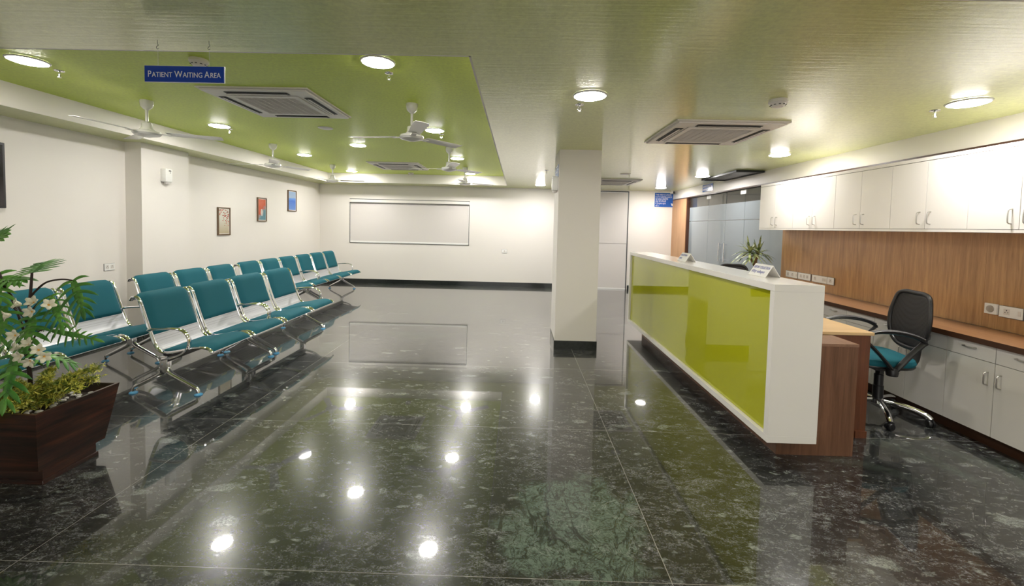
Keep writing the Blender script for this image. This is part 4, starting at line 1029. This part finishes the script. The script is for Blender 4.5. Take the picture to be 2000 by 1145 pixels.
for c, d in (((-2.627, 2.2, 0.975), (-0.5, -0.8, 0.3)), ((-2.555, 2.2, 0.985), (0.2, -0.9, 0.6)), ((-2.483, 2.2, 0.975), (0.8, -0.6, 0.4)), ((-2.564, 2.2, 0.94), (0.2, -1, 0.1)), ((-2.684, 2.2, 0.92), (-0.6, -0.8, -0.1)),
             ((-2.659, 2.2, 0.81), (0.3, -1, 0.2)), ((-2.625, 2.19, 0.748), (-0.5, -0.9, 0.3)), ((-2.575, 2.19, 0.762), (0, -0.8, 0.7)), ((-2.528, 2.19, 0.735), (0.6, -0.8, 0.4)), ((-2.590, 2.17, 0.712), (0, -1, 0.0)), ((-2.501, 2.19, 0.705), (0.8, -0.7, 0)), ((-2.546, 2.17, 0.690), (0.3, -0.9, -0.3))): flower(c, d, 0.032)
# yellow-green low shrub
sh = thing('low_shrub', 'dense yellow-green spiky shrub spilling over the planter rim', 'plant', (-2.69, 2.33, 0.362)); T2 = Vector((0, 0, 0))
rnd = random.Random(11)
BR = [((0.02, 0.02, 0), (0.235, 0.10, 0.20)), ((0.02, 0.02, 0), (0.20, 0.12, 0.12)), ((0, 0, 0), (0.13, 0.0, 0.13)), ((0, 0, 0), (0.06, -0.02, 0.17)), ((0, 0, 0), (0.0, 0.06, 0.19)), ((-0.02, -0.04, 0), (-0.02, -0.20, 0.06)), ((-0.04, -0.04, 0), (-0.12, -0.24, 0.05)),
      ((-0.04, -0.02, 0), (-0.14, -0.02, 0.14)), ((0, -0.04, 0), (0.07, -0.18, 0.07)), ((-0.05, -0.08, 0), (-0.05, -0.28, -0.02)), ((0, 0, 0), (-0.06, -0.1, 0.15)), ((-0.1, 0, 0), (-0.22, -0.16, 0.06)), ((0.02, 0, 0), (0.15, 0.05, 0.16)), ((0.02, 0, 0), (0.19, 0.03, 0.10)), ((0, 0, 0), (0.03, -0.10, 0.12))]
mbs = MB(); mbl = MB(); 
for a, b in BR:
    a, b = Vector(a), Vector(b); mid = (a+b)/2+Vector((0, 0, 0.05)); pts = spline([a, mid, b], 8); mbs.tube(pts, (0.004, 0.002), 6)
    for p in pts[2:]:
        for k in range(30):
            d = Vector((rnd.gauss(0, 1), rnd.gauss(0, 1), rnd.gauss(0.5, 1))).normalized(); o0 = p+Vector((rnd.uniform(-.018, .018), rnd.uniform(-.018, .018), rnd.uniform(-.012, .018)))
            L = rnd.uniform(0.022, 0.040); sdv = d.cross(Vector((rnd.random(), rnd.random(), rnd.random()))).normalized()*rnd.uniform(0.003, 0.005)
            tip = o0+d*L-Vector((0, 0, 0.004)); midp = o0+d*L*0.5
            f1 = [mbl.bm.verts.new(o0), mbl.bm.verts.new(midp+sdv), mbl.bm.verts.new(tip), mbl.bm.verts.new(midp-sdv)]; mbl.bm.faces.new(f1)
mbs.build('stems', M['stem'], sh, True); lf = mbl.build('foliage', M['leafy'], sh); 

# dracaena behind the counter
dr_o = thing('potted_dracaena', 'striped green and cream dracaena in a pot beside the frosted glass', 'plant', (3.43, 6.17, 0))
MB().lathe([(0.11, 0.0), (0.13, 0.03), (0.16, 0.34), (0.17, 0.36), (0.15, 0.36), (0.145, 0.33), (0.01, 0.325)], n=28, cap=False).build('pot', M['corian'], dr_o, True)
MB().tube([(0, 0, 0.32), (0.01, 0, 0.7), (0, 0, 1.0), (0.02, 0, 1.12)], (0.03, 0.018), 10, smooth=4).tube([(0, 0, 0.95), (-0.07, -0.02, 1.05), (-0.10, -0.02, 1.16)], (0.02, 0.012), 8, smooth=3).build('trunk', M['brown'], dr_o, True)
rnd = random.Random(5); mb = MB()
for (c, n, lmin, lmax) in (((0.03, 0, 1.13), 34, 0.26, 0.37), ((-0.10, -0.02, 1.15), 30, 0.24, 0.38)):
    for k in range(n):
        a = 2.4*k; el = rnd.uniform(-0.1, 1.35); L = rnd.uniform(lmin, lmax)*(0.9 if el > 0.9 else 1)*(1-0.38*max(0, math.cos(a))); h = Vector((math.cos(a), math.sin(a), 0))
        d = h*math.cos(el)+Vector((0, 0, math.sin(el))); lat = Vector((-math.sin(a), math.cos(a), 0)); R0 = []
        for i in range(7):
            t_ = i/6; p = Vector(c)+d*L*t_-Vector((0, 0, 1))*L*0.55*t_*t_*math.cos(el)+Vector((0, 0, rnd.uniform(0, .002)))
            w_ = 0.017*(0.5+1.2*t_)*(1-t_**2)+0.0008
            R0.append((mb.bm.verts.new(p-lat*w_), mb.bm.verts.new(p-Vector((0, 0, w_*0.3))), mb.bm.verts.new(p+lat*w_)))
        for p_, q_ in zip(R0, R0[1:]): mb.bm.faces.new((p_[0], p_[1], q_[1], q_[0])); mb.bm.faces.new((p_[1], p_[2], q_[2], q_[1]))
mb.build('foliage', M['leafd'], dr_o, True)
